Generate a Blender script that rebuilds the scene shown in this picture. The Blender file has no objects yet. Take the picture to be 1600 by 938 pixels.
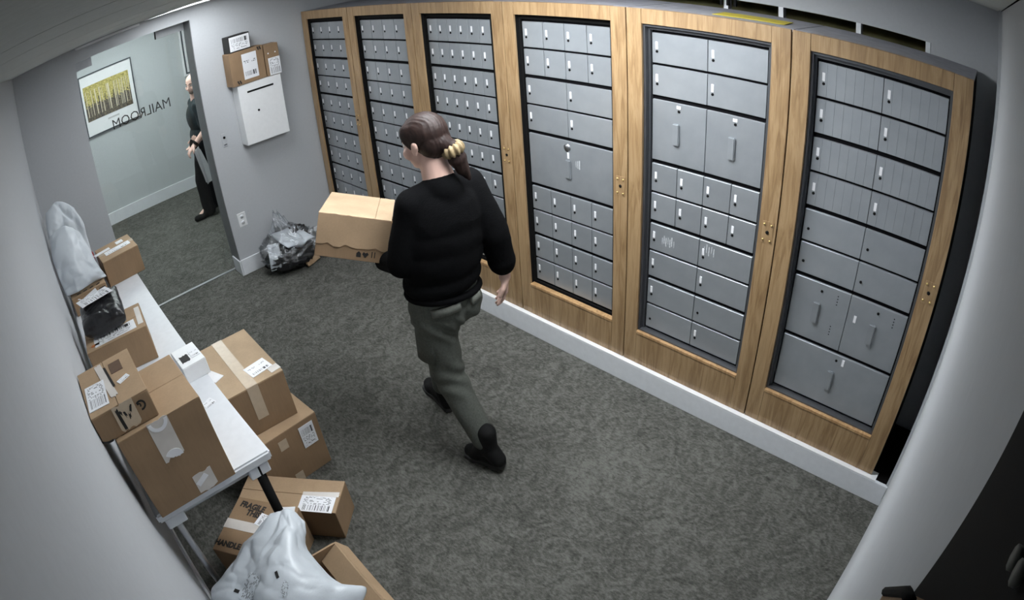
import bpy, bmesh, math, random
from mathutils import Vector, Matrix, Euler, noise, Quaternion

# ------------------------------------------------------------------ camera
scn = bpy.context.scene
COL = scn.collection
PI = math.pi
cam = bpy.data.cameras.new('camera'); cam_o = bpy.data.objects.new('camera', cam); COL.objects.link(cam_o)
cam.type = 'PANO'; cam.panorama_type = 'FISHEYE_LENS_POLYNOMIAL'; cam.fisheye_fov = math.pi
cam.sensor_fit = 'HORIZONTAL'; cam.sensor_width = 36.0; cam.sensor_height = 36.0*938/1600
cam.fisheye_polynomial_k0 = 0.0
cam.fisheye_polynomial_k1 = -0.04413508985453648
cam.fisheye_polynomial_k2 = -0.0002461584894025687
cam.fisheye_polynomial_k3 = 2.3433869174677453e-05
cam.fisheye_polynomial_k4 = -1.168544863630193e-06
cam.clip_start = 0.005
cam_o.matrix_world = Matrix(((0.704813650, 0.414813475, -0.575471545, -2.339407),
                             (-0.706329039, 0.335047445, -0.623572367, -0.736955),
                             (-0.065855950, 0.845974580, 0.529140817, 2.281534),
                             (0, 0, 0, 1)))
scn.camera = cam_o
# ------------------------------------------------------------------ world and exposure
w = bpy.data.worlds.new('world'); scn.world = w; w.use_nodes = True
w.node_tree.nodes['Background'].inputs[0].default_value = (0.80, 0.88, 1.0, 1)
w.node_tree.nodes['Background'].inputs[1].default_value = 0.0
scn.view_settings.view_transform = 'Standard'; scn.view_settings.look = 'None'
scn.view_settings.exposure = 0.0; scn.view_settings.gamma = 1.0
LIGHT_ROOM = 21.5      # emission of the ceiling diffusers in the mail room
LIGHT_FAR = 9.0
LIGHT_HALL = 14.0
LIGHT_COL = (0.93, 0.97, 1.0)

# ------------------------------------------------------------------ materials
MATS = {}
class NT:
    def __init__(s, name):
        s.m = bpy.data.materials.new(name); s.m.use_nodes = True
        s.t = s.m.node_tree; s.b = s.t.nodes['Principled BSDF']; s.out = s.t.nodes['Material Output']
        MATS[name] = s.m
    def n(s, kind, **kw):
        nd = s.t.nodes.new('ShaderNode'+kind)
        for k, v in kw.items():
            if k.startswith('_'): setattr(nd, k[1:], v)
            else: nd.inputs[k.replace('__', ' ')].default_value = v
        return nd
    def l(s, a, b): s.t.links.new(a, b)
    def math(s, op, a, b=None, c=None):
        nd = s.t.nodes.new('ShaderNodeMath'); nd.operation = op
        for i, v in enumerate((a, b, c)):
            if v is None: continue
            if hasattr(v, 'links'): s.l(v, nd.inputs[i])
            else: nd.inputs[i].default_value = v
        return nd.outputs[0]
    def ramp(s, fac, stops):
        r = s.t.nodes.new('ShaderNodeValToRGB'); e = r.color_ramp.elements
        e[0].position, e[0].color = stops[0][0], (*stops[0][1], 1)
        e[1].position, e[1].color = stops[-1][0], (*stops[-1][1], 1)
        for p_, c_ in stops[1:-1]:
            q = e.new(p_); q.color = (*c_, 1)
        s.l(fac, r.inputs[0]); return r.outputs[0]
    def coord(s, scale=(1, 1, 1), which='Object', rot=(0, 0, 0)):
        c = s.t.nodes.new('ShaderNodeTexCoord'); m = s.t.nodes.new('ShaderNodeMapping')
        m.inputs['Scale'].default_value = scale; m.inputs['Rotation'].default_value = rot
        s.l(c.outputs[which], m.inputs[0]); return m.outputs[0]
    def noise(s, vec, scale, detail=3, rough=0.5, dist=0.0):
        q = s.n('TexNoise', Scale=scale, Detail=detail, Roughness=rough, Distortion=dist)
        s.l(vec, q.inputs['Vector']); return q.outputs[0]
    def bump(s, h, strength, dist=0.01):
        b = s.n('Bump', Strength=strength, Distance=dist); s.l(h, b.inputs['Height']); s.l(b.outputs[0], s.b.inputs['Normal'])
    def mix(s, f, a, b):
        q = s.t.nodes.new('ShaderNodeMix'); q.data_type = 'RGBA'
        for v, i in ((f, 0), (a, 6), (b, 7)):
            if hasattr(v, 'links'): s.l(v, q.inputs[i])
            else: q.inputs[i].default_value = v if i == 0 else (*v, 1)
        return q.outputs[2]

def plain(name, col, rough=0.5, metal=0.0, nscale=30, amt=0.06, bump=0.0, spec=0.5):
    s = NT(name); v = s.coord()
    f = s.noise(v, nscale, 4)
    c = s.ramp(f, [(0.3, tuple(x*(1-amt) for x in col)), (0.7, tuple(min(1, x*(1+amt)) for x in col))])
    s.l(c, s.b.inputs['Base Color'])
    s.b.inputs['Roughness'].default_value = rough; s.b.inputs['Metallic'].default_value = metal
    s.b.inputs['Specular IOR Level'].default_value = spec
    if bump: s.bump(f, bump)
    return s.m

def emit(name, col, strength):
    s = NT(name); e = s.n('Emission'); e.inputs[0].default_value = (*col, 1); e.inputs[1].default_value = strength
    s.l(e.outputs[0], s.out.inputs[0]); return s.m

def wood(name, light, mid, dark):
    s = NT(name)
    v = s.coord((14, 14, 1.1)); g = s.noise(v, 2.2, 4, 0.6, 1.6)
    v2 = s.coord((120, 120, 2.0)); f = s.noise(v2, 1.6, 3, 0.7)
    c = s.ramp(g, [(0.30, dark), (0.46, mid), (0.58, light), (0.72, mid)])
    c2 = s.mix(s.math('MULTIPLY', s.math('GREATER_THAN', f, 0.56), 0.28), c, dark)
    big = s.noise(s.coord((7, 7, 0.9)), 2.0, 3, 0.6, 0.8)
    c2 = s.mix(s.math('MULTIPLY', s.math('SMOOTH_MIN', s.math('MAXIMUM', s.math('SUBTRACT', big, 0.50), 0.0), 0.16, 0.05), 3.2), c2, dark)
    s.l(c2, s.b.inputs['Base Color']); s.b.inputs['Roughness'].default_value = 0.42; s.b.inputs['Coat Weight'].default_value = 0.35; s.b.inputs['Coat Roughness'].default_value = 0.3
    s.bump(f, 0.10, 0.002); return s.m

def cardboard(name, col):
    s = NT(name); v = s.coord((1, 1, 1)); a = s.noise(v, 6, 4); v2 = s.coord((40, 40, 4)); b = s.noise(v2, 3, 2)
    f = s.math('ADD', s.math('MULTIPLY', a, 0.75), s.math('MULTIPLY', b, 0.25))
    c = s.ramp(f, [(0.32, tuple(x*0.86 for x in col)), (0.68, tuple(x*1.12 for x in col))])
    s.l(c, s.b.inputs['Base Color']); s.b.inputs['Roughness'].default_value = 0.75; s.b.inputs['Specular IOR Level'].default_value = 0.25
    s.bump(b, 0.06, 0.002); return s.m

def printed(name, seed, paper=(0.78, 0.79, 0.82), ink=(0.03, 0.03, 0.035), bar=(0.08, 0.42), lo=0.45, hi=0.95):
    """shipping-label print: a barcode band and lines of small text"""
    s = NT(name); c = s.t.nodes.new('ShaderNodeTexCoord'); sep = s.t.nodes.new('ShaderNodeSeparateXYZ')
    s.l(c.outputs['Generated'], sep.inputs[0]); x, y = sep.outputs[0], sep.outputs[1]
    def wn(a):
        q = s.n('TexWhiteNoise'); q.noise_dimensions = '1D'; s.l(a, q.inputs['W']); return q.outputs[0]
    bars = s.math('GREATER_THAN', wn(s.math('ADD', s.math('FLOOR', s.math('MULTIPLY', x, 80)), seed)), 0.55)
    inb = s.math('MULTIPLY', s.math('GREATER_THAN', y, bar[0]), s.math('LESS_THAN', y, bar[1]))
    inx = s.math('MULTIPLY', s.math('GREATER_THAN', x, 0.1), s.math('LESS_THAN', x, 0.9))
    row = s.math('FLOOR', s.math('MULTIPLY', y, 16))
    rowin = s.math('LESS_THAN', s.math('FRACT', s.math('MULTIPLY', y, 16)), 0.6)
    cell = s.math('ADD', s.math('FLOOR', s.math('MULTIPLY', x, 22)), s.math('MULTIPLY', row, 37.7))
    tx = s.math('MULTIPLY', s.math('GREATER_THAN', wn(s.math('ADD', cell, seed+0.5)), 0.62), rowin)
    tx = s.math('MULTIPLY', tx, s.math('MULTIPLY', s.math('GREATER_THAN', y, lo), s.math('LESS_THAN', y, hi)))
    f = s.math('MULTIPLY', s.math('MAXIMUM', s.math('MULTIPLY', bars, inb), s.math('MULTIPLY', tx, 0.8)), inx)
    s.l(s.mix(f, paper, ink), s.b.inputs['Base Color']); s.b.inputs['Roughness'].default_value = 0.4
    return s.m

def poly_film(name, col, rough=0.32, ns=14, bs=0.25):
    s = NT(name); v = s.coord(); f = s.noise(v, ns, 5, 0.6, 0.4)
    s.b.inputs['Base Color'].default_value = (*col, 1); s.b.inputs['Roughness'].default_value = rough
    s.bump(f, bs, 0.01); return s.m

def clear_film(name, opacity, gloss_rough=0.08, tint=(1, 1, 1), bump=0.0, fres=0.6):
    s = NT(name); t = s.n('BsdfTransparent'); t.inputs[0].default_value = (*tint, 1)
    g = s.n('BsdfGlossy', Roughness=gloss_rough); g.inputs[0].default_value = (0.9, 0.92, 0.95, 1)
    lw = s.n('LayerWeight', Blend=0.35)
    fac = s.math('ADD', s.math('MULTIPLY', lw.outputs['Fresnel'], fres), opacity)
    m = s.n('MixShader'); s.l(fac, m.inputs[0]); s.l(t.outputs[0], m.inputs[1]); s.l(g.outputs[0], m.inputs[2])
    if bump:
        f = s.noise(s.coord(), 18, 4, 0.6); b = s.n('Bump', Strength=bump, Distance=0.02); s.l(f, b.inputs['Height'])
        s.l(b.outputs[0], g.inputs['Normal'])
    s.l(m.outputs[0], s.out.inputs[0]); return s.m

M_wall = plain('painted_wall', (0.46, 0.475, 0.495), 0.75, nscale=60, amt=0.02, bump=0.02)
M_wall2 = plain('painted_hall_wall', (0.50, 0.53, 0.54), 0.75, nscale=60, amt=0.02)
M_trim = plain('white_trim', (0.72, 0.74, 0.77), 0.45, amt=0.03)
M_ceil = plain('ceiling_panel', (0.50, 0.52, 0.50), 0.9, nscale=90, amt=0.05, bump=0.05)
M_white = plain('white_enamel', (0.80, 0.81, 0.82), 0.35, amt=0.02)
M_table = plain('white_table_plastic', (0.66, 0.68, 0.71), 0.4, amt=0.03)
M_black = plain('matte_black', (0.006, 0.006, 0.006), 0.8, spec=0.15)
M_darkgap = plain('dark_steel_tray', (0.004, 0.004, 0.005), 0.8, spec=0.1)
M_side = plain('shade_black_board', (0.0035, 0.003, 0.003), 0.85, spec=0.08)  # near-black colour stands in for the shadowed gap beside the end cabinet
M_topgrey = plain('cabinet_top_board', (0.36, 0.36, 0.40), 0.6, nscale=20, amt=0.12)
M_alu = plain('aluminium_bezel', (0.12, 0.125, 0.135), 0.38, 0.6, amt=0.05)
M_glass = clear_film('clear_glass', 0.015, 0.02, fres=0.25)
M_steel = plain('brushed_steel', (0.45, 0.46, 0.48), 0.3, 0.9)
M_brass = plain('brass', (0.70, 0.52, 0.22), 0.3, 0.9)
M_print1 = printed('label_print_a', 3.0)
M_print2 = printed('label_print_b', 11.0, bar=(0.55, 0.85), lo=0.08, hi=0.48)
M_print3 = printed('label_print_c', 21.0, bar=(0.12, 0.30), lo=0.60, hi=0.75)
M_printp = printed('mailer_print', 31.0, paper=(0.56, 0.60, 0.64), bar=(0.0, 0.01), lo=0.05, hi=0.95)
M_paper = plain('white_paper', (0.78, 0.78, 0.80), 0.6, amt=0.02)
M_tape = plain('packing_tape', (0.52, 0.42, 0.31), 0.25, amt=0.05)
M_tapew = plain('white_printed_tape', (0.60, 0.56, 0.52), 0.3, amt=0.1, nscale=9)
M_ink = plain('black_ink', (0.012, 0.011, 0.010), 0.6)
M_red = plain('red_card', (0.45, 0.03, 0.03), 0.5)
M_yellow = plain('yellow_paper', (0.62, 0.50, 0.05), 0.7)
M_olive = plain('olive_board', (0.24, 0.225, 0.10), 0.8, nscale=8, amt=0.3)
M_wood = wood('oak_veneer', (0.38, 0.255, 0.135), (0.315, 0.203, 0.100), (0.20, 0.118, 0.053))
M_wood2 = wood('oak_edge', (0.52, 0.33, 0.16), (0.44, 0.26, 0.12), (0.30, 0.17, 0.07))
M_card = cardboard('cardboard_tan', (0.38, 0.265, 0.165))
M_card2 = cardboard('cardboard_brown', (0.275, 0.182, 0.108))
M_card3 = cardboard('cardboard_pale', (0.43, 0.315, 0.205))
M_mail_w = poly_film('white_poly_mailer', (0.56, 0.60, 0.64), 0.36)
M_mail_k = poly_film('black_poly_mailer', (0.012, 0.012, 0.014), 0.25, 22, 0.4)
M_bag = clear_film('clear_bag_plastic', 0.10, 0.14, bump=0.9, fres=0.4)
M_skin = plain('skin', (0.70, 0.46, 0.38), 0.5, amt=0.05, nscale=14)
M_lip = plain('lips', (0.42, 0.16, 0.14), 0.45)
M_sweater = plain('black_sweater_knit', (0.0034, 0.0035, 0.0040), 0.95, nscale=160, amt=0.3, bump=0.2, spec=0.08)
M_pants = plain('grey_green_cotton', (0.090, 0.096, 0.084), 0.9, nscale=120, amt=0.15, bump=0.1, spec=0.2)
M_pantsd = plain('grey_green_cotton_flap', (0.135, 0.142, 0.125), 0.9, nscale=120, amt=0.15, spec=0.2)
M_boot = plain('black_suede', (0.008, 0.008, 0.008), 0.8, amt=0.2, spec=0.2)
M_sole = plain('dark_rubber', (0.022, 0.022, 0.022), 0.7)
M_shirt = plain('dark_teal_shirt', (0.012, 0.021, 0.025), 0.6, nscale=12, amt=0.5, spec=0.3)
M_trouser = plain('black_trousers', (0.005, 0.005, 0.006), 0.95, spec=0.08)
M_scrunch = plain('blonde_scrunchie', (0.23, 0.17, 0.088), 0.7, nscale=40, amt=0.2)
M_eye = plain('eye_white', (0.7, 0.7, 0.7), 0.2)
M_iris = plain('dark_iris', (0.03, 0.02, 0.015), 0.2)
# hair
s = NT('dark_brown_hair'); v = s.coord((1, 1, 1)); f = s.noise(s.coord((70, 9, 9)), 2.0, 4, 0.7, 1.0)
s.l(s.ramp(f, [(0.3, (0.010, 0.0055, 0.005)), (0.7, (0.030, 0.017, 0.014))]), s.b.inputs['Base Color'])
s.b.inputs['Roughness'].default_value = 0.48; s.b.inputs['Specular IOR Level'].default_value = 0.22; s.bump(f, 0.35, 0.004); M_hair = s.m
# mailbox doors: grey enamel with scuffs
s = NT('grey_enamel_door'); a = s.noise(s.coord(which='Object'), 9, 4); info = s.t.nodes.new('ShaderNodeObjectInfo')
c = s.ramp(a, [(0.3, (0.335, 0.36, 0.385)), (0.7, (0.39, 0.415, 0.44))])
hs = s.n('HueSaturation'); s.l(c, hs.inputs['Color']); s.l(s.math('ADD', s.math('MULTIPLY', info.outputs['Random'], 0.12), 0.94), hs.inputs['Value'])
s.l(hs.outputs[0], s.b.inputs['Base Color']); s.b.inputs['Metallic'].default_value = 0.5; s.b.inputs['Roughness'].default_value = 0.36
M_door = s.m
# carpet: charcoal loop with swirling lighter figure
s = NT('charcoal_carpet'); v = s.coord(); wv = s.noise(v, 3.2, 2, 0.5, 0.0)
sw = s.n('TexNoise', Scale=11.0, Detail=2.0, Distortion=2.2); s.l(v, sw.inputs['Vector'])
fine = s.noise(s.coord((1, 0.45, 1), rot=(0, 0, 0.5)), 95, 3, 0.75); fib = s.noise(s.coord((1, 1, 1)), 260, 2, 0.7)
f = s.math('ADD', s.math('ADD', s.math('MULTIPLY', sw.outputs[0], 0.30), s.math('MULTIPLY', wv, 0.10)), s.math('ADD', s.math('MULTIPLY', fine, 0.48), s.math('MULTIPLY', fib, 0.20)))
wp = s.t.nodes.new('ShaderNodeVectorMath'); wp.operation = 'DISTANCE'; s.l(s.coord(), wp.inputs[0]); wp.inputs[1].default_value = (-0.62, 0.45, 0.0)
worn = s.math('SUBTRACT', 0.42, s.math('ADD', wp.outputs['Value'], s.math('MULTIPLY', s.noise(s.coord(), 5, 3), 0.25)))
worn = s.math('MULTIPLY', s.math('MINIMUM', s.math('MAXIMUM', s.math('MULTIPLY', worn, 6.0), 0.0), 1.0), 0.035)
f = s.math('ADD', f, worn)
s.l(s.ramp(f, [(0.40, (0.040, 0.040, 0.036)), (0.52, (0.084, 0.084, 0.075)), (0.64, (0.148, 0.148, 0.134))]), s.b.inputs['Base Color'])
s.b.inputs['Roughness'].default_value = 0.95; s.b.inputs['Specular IOR Level'].default_value = 0.1; s.bump(fine, 0.35, 0.006); M_carpet = s.m
# framed aspen print
s = NT('birch_forest_print'); c = s.t.nodes.new('ShaderNodeTexCoord'); sep = s.t.nodes.new('ShaderNodeSeparateXYZ'); s.l(c.outputs['Generated'], sep.inputs[0])
x, z = sep.outputs[0], sep.outputs[2]
leaf = s.noise(s.coord((1, 1, 1), 'Generated'), 22, 4, 0.7)
canopy = s.ramp(leaf, [(0.35, (0.20, 0.17, 0.03)), (0.6, (0.62, 0.53, 0.17)), (0.75, (0.75, 0.68, 0.33))])
ground = s.ramp(leaf, [(0.35, (0.035, 0.03, 0.03)), (0.7, (0.22, 0.18, 0.11))])
edge = s.math('ADD', z, s.math('MULTIPLY', s.math('SUBTRACT', leaf, 0.5), 0.7))
back = s.mix(s.math('LESS_THAN', edge, 0.45), canopy, ground)
tn = s.n('TexNoise', Scale=1.0, Detail=1.0); cb = s.n('CombineXYZ'); s.l(s.math('MULTIPLY', x, 34), cb.inputs[0]); s.l(s.math('MULTIPLY', z, 0.35), cb.inputs[1]); s.l(cb.outputs[0], tn.inputs['Vector'])
trunk = s.math('MULTIPLY', s.math('GREATER_THAN', tn.outputs[0], 0.57), s.math('MULTIPLY', s.math('GREATER_THAN', z, 0.12), s.math('LESS_THAN', z, 0.86)))
dk = s.math('MULTIPLY', s.math('LESS_THAN', tn.outputs[0], 0.40), s.math('LESS_THAN', z, 0.62))
cc = s.mix(trunk, back, (0.66, 0.60, 0.45)); cc = s.mix(s.math('MULTIPLY', dk, 0.8), cc, (0.03, 0.025, 0.03))
s.l(cc, s.b.inputs['Base Color']); s.b.inputs['Roughness'].default_value = 0.5; M_art = s.m
M_em_room = emit('diffuser_glow_room', LIGHT_COL, LIGHT_ROOM)
M_em_far = emit('diffuser_glow_far', LIGHT_COL, LIGHT_FAR)
M_em_hall = emit('diffuser_glow_hall', (0.90, 0.98, 1.0), LIGHT_HALL)

# ------------------------------------------------------------------ mesh helpers
def me_from(bm, name, smooth=False):
    me = bpy.data.meshes.new(name); bm.to_mesh(me); bm.free()
    if smooth:
        for p in me.polygons: p.use_smooth = True
    return me
def link(name, me, mat, parent=None, loc=(0, 0, 0), rot=None):
    o = bpy.data.objects.new(name, me); COL.objects.link(o)
    if mat is not None and me is not None and not me.materials: me.materials.append(mat)
    if parent is not None: o.parent = parent
    o.location = loc
    if rot is not None: o.rotation_euler = rot
    return o
def bx(bm, lo, hi):
    vs = [bm.verts.new((x, y, z)) for z in (lo[2], hi[2]) for y in (lo[1], hi[1]) for x in (lo[0], hi[0])]
    for f in ((0, 2, 3, 1), (4, 5, 7, 6), (0, 1, 5, 4), (2, 6, 7, 3), (0, 4, 6, 2), (1, 3, 7, 5)):
        bm.faces.new([vs[i] for i in f])
def box_me(lo, hi, bev=0.0, name='box', seg=1):
    bm = bmesh.new(); bx(bm, lo, hi)
    if bev: bmesh.ops.bevel(bm, geom=bm.edges[:], offset=bev, segments=seg, affect='EDGES', profile=0.5)
    return me_from(bm, name)
def box(name, lo, hi, mat, parent=None, bev=0.0, loc=(0, 0, 0), rot=None, seg=1):
    return link(name, box_me(lo, hi, bev, name, seg), mat, parent, loc, rot)
def tube_me(pts, r, seg=12, name='tube', caps=True):
    bm = bmesh.new(); rings = []
    pts = [Vector(p) for p in pts]; rr = r if isinstance(r, (list, tuple)) else [r]*len(pts)
    for i, p in enumerate(pts):
        a = pts[max(i-1, 0)]; b = pts[min(i+1, len(pts)-1)]; d = (b-a).normalized()
        up = Vector((0, 0, 1)) if abs(d.z) < 0.9 else Vector((1, 0, 0))
        u = d.cross(up).normalized(); v_ = d.cross(u)
        rings.append([bm.verts.new(p+rr[i]*(math.cos(t)*u+math.sin(t)*v_)) for t in [2*PI*k/seg for k in range(seg)]])
    for a, b in zip(rings, rings[1:]):
        for k in range(seg): bm.faces.new((a[k], a[(k+1) % seg], b[(k+1) % seg], b[k]))
    if caps: bm.faces.new(rings[0][::-1]); bm.faces.new(rings[-1])
    bmesh.ops.recalc_face_normals(bm, faces=bm.faces[:])
    return me_from(bm, name, True)
def disc_me(r, t, seg=12, axis='y', name='disc'):
    d = {'y': Vector((0, 1, 0)), 'z': Vector((0, 0, 1)), 'x': Vector((1, 0, 0))}[axis]
    return tube_me([d*(-t/2), d*(t/2)], r, seg, name)
def tag(o, label, cat, group=None):
    o['label'] = label; o['category'] = cat
    if group: o['group'] = group
    return o
def thing(name, label, cat, loc, rz=0.0, group=None):
    o = bpy.data.objects.new(name, None); COL.objects.link(o); o.location = loc; o.rotation_euler = (0, 0, rz)
    o.empty_display_size = 0.05
    return tag(o, label, cat, group)
def struct(o): o['kind'] = 'structure'; return o
def poly_me(outline, t, name='poly'):
    """flat outline (local xy) extruded by t along z"""
    bm = bmesh.new(); a = [bm.verts.new((x, y, 0)) for x, y in outline]; b = [bm.verts.new((x, y, t)) for x, y in outline]
    bm.faces.new(a[::-1]); bm.faces.new(b); n = len(a)
    for i in range(n): bm.faces.new((a[i], a[(i+1) % n], b[(i+1) % n], b[i]))
    bmesh.ops.recalc_face_normals(bm, faces=bm.faces[:])
    return me_from(bm, name)
def text_me(body, size, ext=0.0006, bold=0.0, narrow=1.0):
    cu = bpy.data.curves.new('txt', 'FONT'); cu.body = body; cu.size = size; cu.extrude = ext; cu.offset = bold
    cu.align_x = 'CENTER'; cu.align_y = 'CENTER'; cu.resolution_u = 2
    o = bpy.data.objects.new('txt', cu); COL.objects.link(o); bpy.context.view_layer.update()
    me = bpy.data.meshes.new_from_object(o.evaluated_get(bpy.context.evaluated_depsgraph_get()))
    bpy.data.objects.remove(o); bpy.data.curves.remove(cu)
    if narrow != 1.0: me.transform(Matrix.Diagonal((narrow, 1, 1, 1)))
    me.materials.clear(); return me

# ------------------------------------------------------------------ room shell
XL, XR, YN, YF, ZC = -2.525, 0.42, -0.775, 3.985, 2.315
struct(box('floor', (-4.2, -0.9, -0.06), (2.2, 7.15, 0.0), M_carpet))
struct(box('wall_left', (XL-0.1, -0.9, 0), (XL, YF, ZC), M_wall))
struct(box('wall_near', (-2.18, YN-0.1, 0), (0.75, YN, ZC), M_wall))
struct(box('wall_near', (-2.70, YN-0.1, 0), (-2.18, YN-0.012, ZC), M_wall))
wr = struct(box('wall_right', (XR, YN, 2.062), (XR+0.03, YF, ZC), M_wall))
struct(box('wall_right', (XR, YN, 0), (XR+0.03, -0.42, 2.062), M_wall))
struct(box('wall_right', (XR+0.38, YN, 0), (XR+0.41, YF+0.2, ZC+0.1), M_olive))
for i, yy in enumerate((-0.405, -0.06, 0.33, 0.62, 1.2, 1.8, 2.4, 3.0, 3.6)):
    box('stud', (XR+0.004, yy-0.012, 1.9), (XR+0.045, yy+0.012, 2.075), M_trim, wr)
for i, yy in enumerate((0.56, 0.60, 0.635)):
    box('hanging_rod', (XR-0.02, yy-0.006, 2.03), (XR-0.008, yy+0.006, 2.25), M_black, wr)
bl_ = bpy.data.lights.new('slot_fill_lamp', 'AREA'); bl_.shape = 'RECTANGLE'; bl_.size = 0.2; bl_.size_y = 3.0; bl_.energy = 45.0  # unseen lamp, added to brighten the olive board behind the slot
bo = bpy.data.objects.new('slot_fill_lamp', bl_); COL.objects.link(bo); bo.location = (XR+0.2, 1.2, 2.5)
# far wall with the opening to the hall
OX0, OX1, OZ = -1.975, -0.996, 2.20
struct(box('wall_far', (OX1, YF, 0), (0.75, YF+0.21, ZC), M_wall))
struct(box('wall_far', (XL-0.1, YF, 0), (OX0, YF+0.21, ZC), M_wall))
struct(box('wall_far', (OX0, YF, OZ), (OX1, YF+0.21, ZC), M_wall))
struct(box('trim_1', (OX1-0.006, YF+0.002, 0.0), (OX1, YF+0.205, OZ), plain('shaded_jamb', (0.17, 0.175, 0.185), 0.5)))  # jamb face coloured dark grey for the shade that falls on it
struct(box('baseboard_far', (OX1-0.004, YF-0.014, 0), (-0.05, YF, 0.14), M_trim, bev=0.003))
struct(box('baseboard_far', (XL, YF-0.014, 0), (OX0, YF, 0.14), M_trim, bev=0.003))
struct(box('baseboard_jamb', (OX1-0.018, YF-0.014, 0), (OX1-0.006, YF+0.16, 0.14), M_trim, bev=0.003))
bl = struct(box('baseboard_right', (-0.070, YN, 0), (-0.052, YF-0.014, 0.138), M_trim, bev=0.003))
box('cap_strip', (-0.070, YN+0.08, 0.138), (-0.010, YF-0.014, 0.144), M_white, bl)
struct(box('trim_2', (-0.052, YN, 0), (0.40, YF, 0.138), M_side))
struct(box('trim_3', (-0.062, YN, 0.0), (-0.03, YN+0.014, ZC), M_wall))
struct(box('baseboard_left', (XL, -0.75, 0), (XL+0.012, YF, 0.12), M_trim))
# hall beyond
struct(box('wall_hall_back', (-4.2, 7.01, 0), (2.2, 7.1, 2.55), M_wall2))
struct(box('wall_hall_left', (-4.2, 4.195, 0), (-4.1, 7.01, 2.55), M_wall2))
struct(box('wall_hall_right', (2.1, 4.195, 0), (2.2, 7.01, 2.55), M_wall2))
struct(box('wall_hall_front', (-4.1, 4.19, 0), (OX0-0.002, 4.20, 2.55), M_wall2))
struct(box('wall_hall_front', (OX1+0.002, 4.19, 0), (2.1, 4.20, 2.55), M_wall2))
struct(box('wall_hall_front', (OX0-0.002, 4.19, 2.3), (OX1+0.002, 4.20, 2.55), M_wall2))
struct(box('baseboard_hall', (-4.1, 6.995, 0), (2.1, 7.01, 0.15), M_trim))
struct(box('ceiling_hall', (-4.2, 4.2, 2.5), (2.2, 7.1, 2.56), M_ceil))
struct(box('trim_4', (OX0, 4.165, 0.0), (OX1, 4.195, 0.006), M_steel))
# ceiling: backing board and panels with recessed joints
ce = struct(box('ceiling', (XL-0.1, YN-0.1, ZC+0.012), (0.9, YF+0.2, ZC+0.06), M_darkgap))
LX0, LX1, LY0, LY1 = -1.40, -0.76, 2.62, 3.82      # visible light by the far wall
RX0, RX1, RY0, RY1 = -1.12, -0.38, 0.25, 1.65      # light over the middle of the room
ys = [YN, -0.16, 0.12, 0.73, 1.34, 1.95, 2.70, 3.30, 3.93, YF]
xs = [XL, -1.98, -1.58, -0.32, 0.42]
HOLES = [(LX0, LX1, LY0, LY1), (RX0, RX1, RY0, RY1)]
tile_cells = []
for yi in range(len(ys)-1):
    for xi in range(len(xs)-1):
        x0, x1, y0, y1 = xs[xi], xs[xi+1], ys[yi], ys[yi+1]
        tile_cells.append((x0, x1, y0, y1))
for hx0, hx1, hy0, hy1 in HOLES:                      # cut the panels round the lights
    new = []
    for x0, x1, y0, y1 in tile_cells:
        if x1 <= hx0 or x0 >= hx1 or y1 <= hy0 or y0 >= hy1: new.append((x0, x1, y0, y1)); continue
        a0, a1 = max(x0, hx0), min(x1, hx1)
        if x0 < a0: new.append((x0, a0, y0, y1))
        if x1 > a1: new.append((a1, x1, y0, y1))
        if y0 < hy0: new.append((a0, a1, y0, hy0))
        if y1 > hy1: new.append((a0, a1, hy1, y1))
    tile_cells = new
for x0, x1, y0, y1 in tile_cells:
    box('ceiling_panel', (x0+0.002, y0+0.003, ZC), (x1-0.002, y1-0.003, ZC+0.012), M_ceil, ce)
def ceiling_light(loc, sx, sy, mat, label, group='recessed ceiling lights'):
    t = thing('ceiling_light', label, 'light', loc, 0, None)
    bm = bmesh.new()
    for lo, hi in (((-sx/2, -sy/2, -0.004), (sx/2, -sy/2+0.02, 0.012)), ((-sx/2, sy/2-0.02, -0.004), (sx/2, sy/2, 0.012)),
                   ((-sx/2, -sy/2+0.02, -0.004), (-sx/2+0.02, sy/2-0.02, 0.012)), ((sx/2-0.02, -sy/2+0.02, -0.004), (sx/2, sy/2-0.02, 0.012))): bx(bm, lo, hi)
    link('frame', me_from(bm, 'frame'), M_white, t)
    box('diffuser', (-sx/2+0.021, -sy/2+0.021, 0.0), (sx/2-0.021, sy/2-0.021, 0.008), mat, t)
    return t
ceiling_light(((LX0+LX1)/2, (LY0+LY1)/2, ZC), LX1-LX0-0.004, LY1-LY0, M_em_far, 'glowing recessed ceiling light panel above the glass door')
ceiling_light(((RX0+RX1)/2, (RY0+RY1)/2, ZC), RX1-RX0, RY1-RY0, M_em_room, 'large recessed ceiling light over the middle of the room')
ceiling_light((-1.3, 5.7, 2.5), 1.9, 1.2, M_em_hall, 'recessed hallway ceiling light beyond the glass door')
struct(box('trim_5', (-1.96, 3.88, ZC-0.022), (-1.43, 3.965, ZC-0.004), M_white, rot=None))
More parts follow.
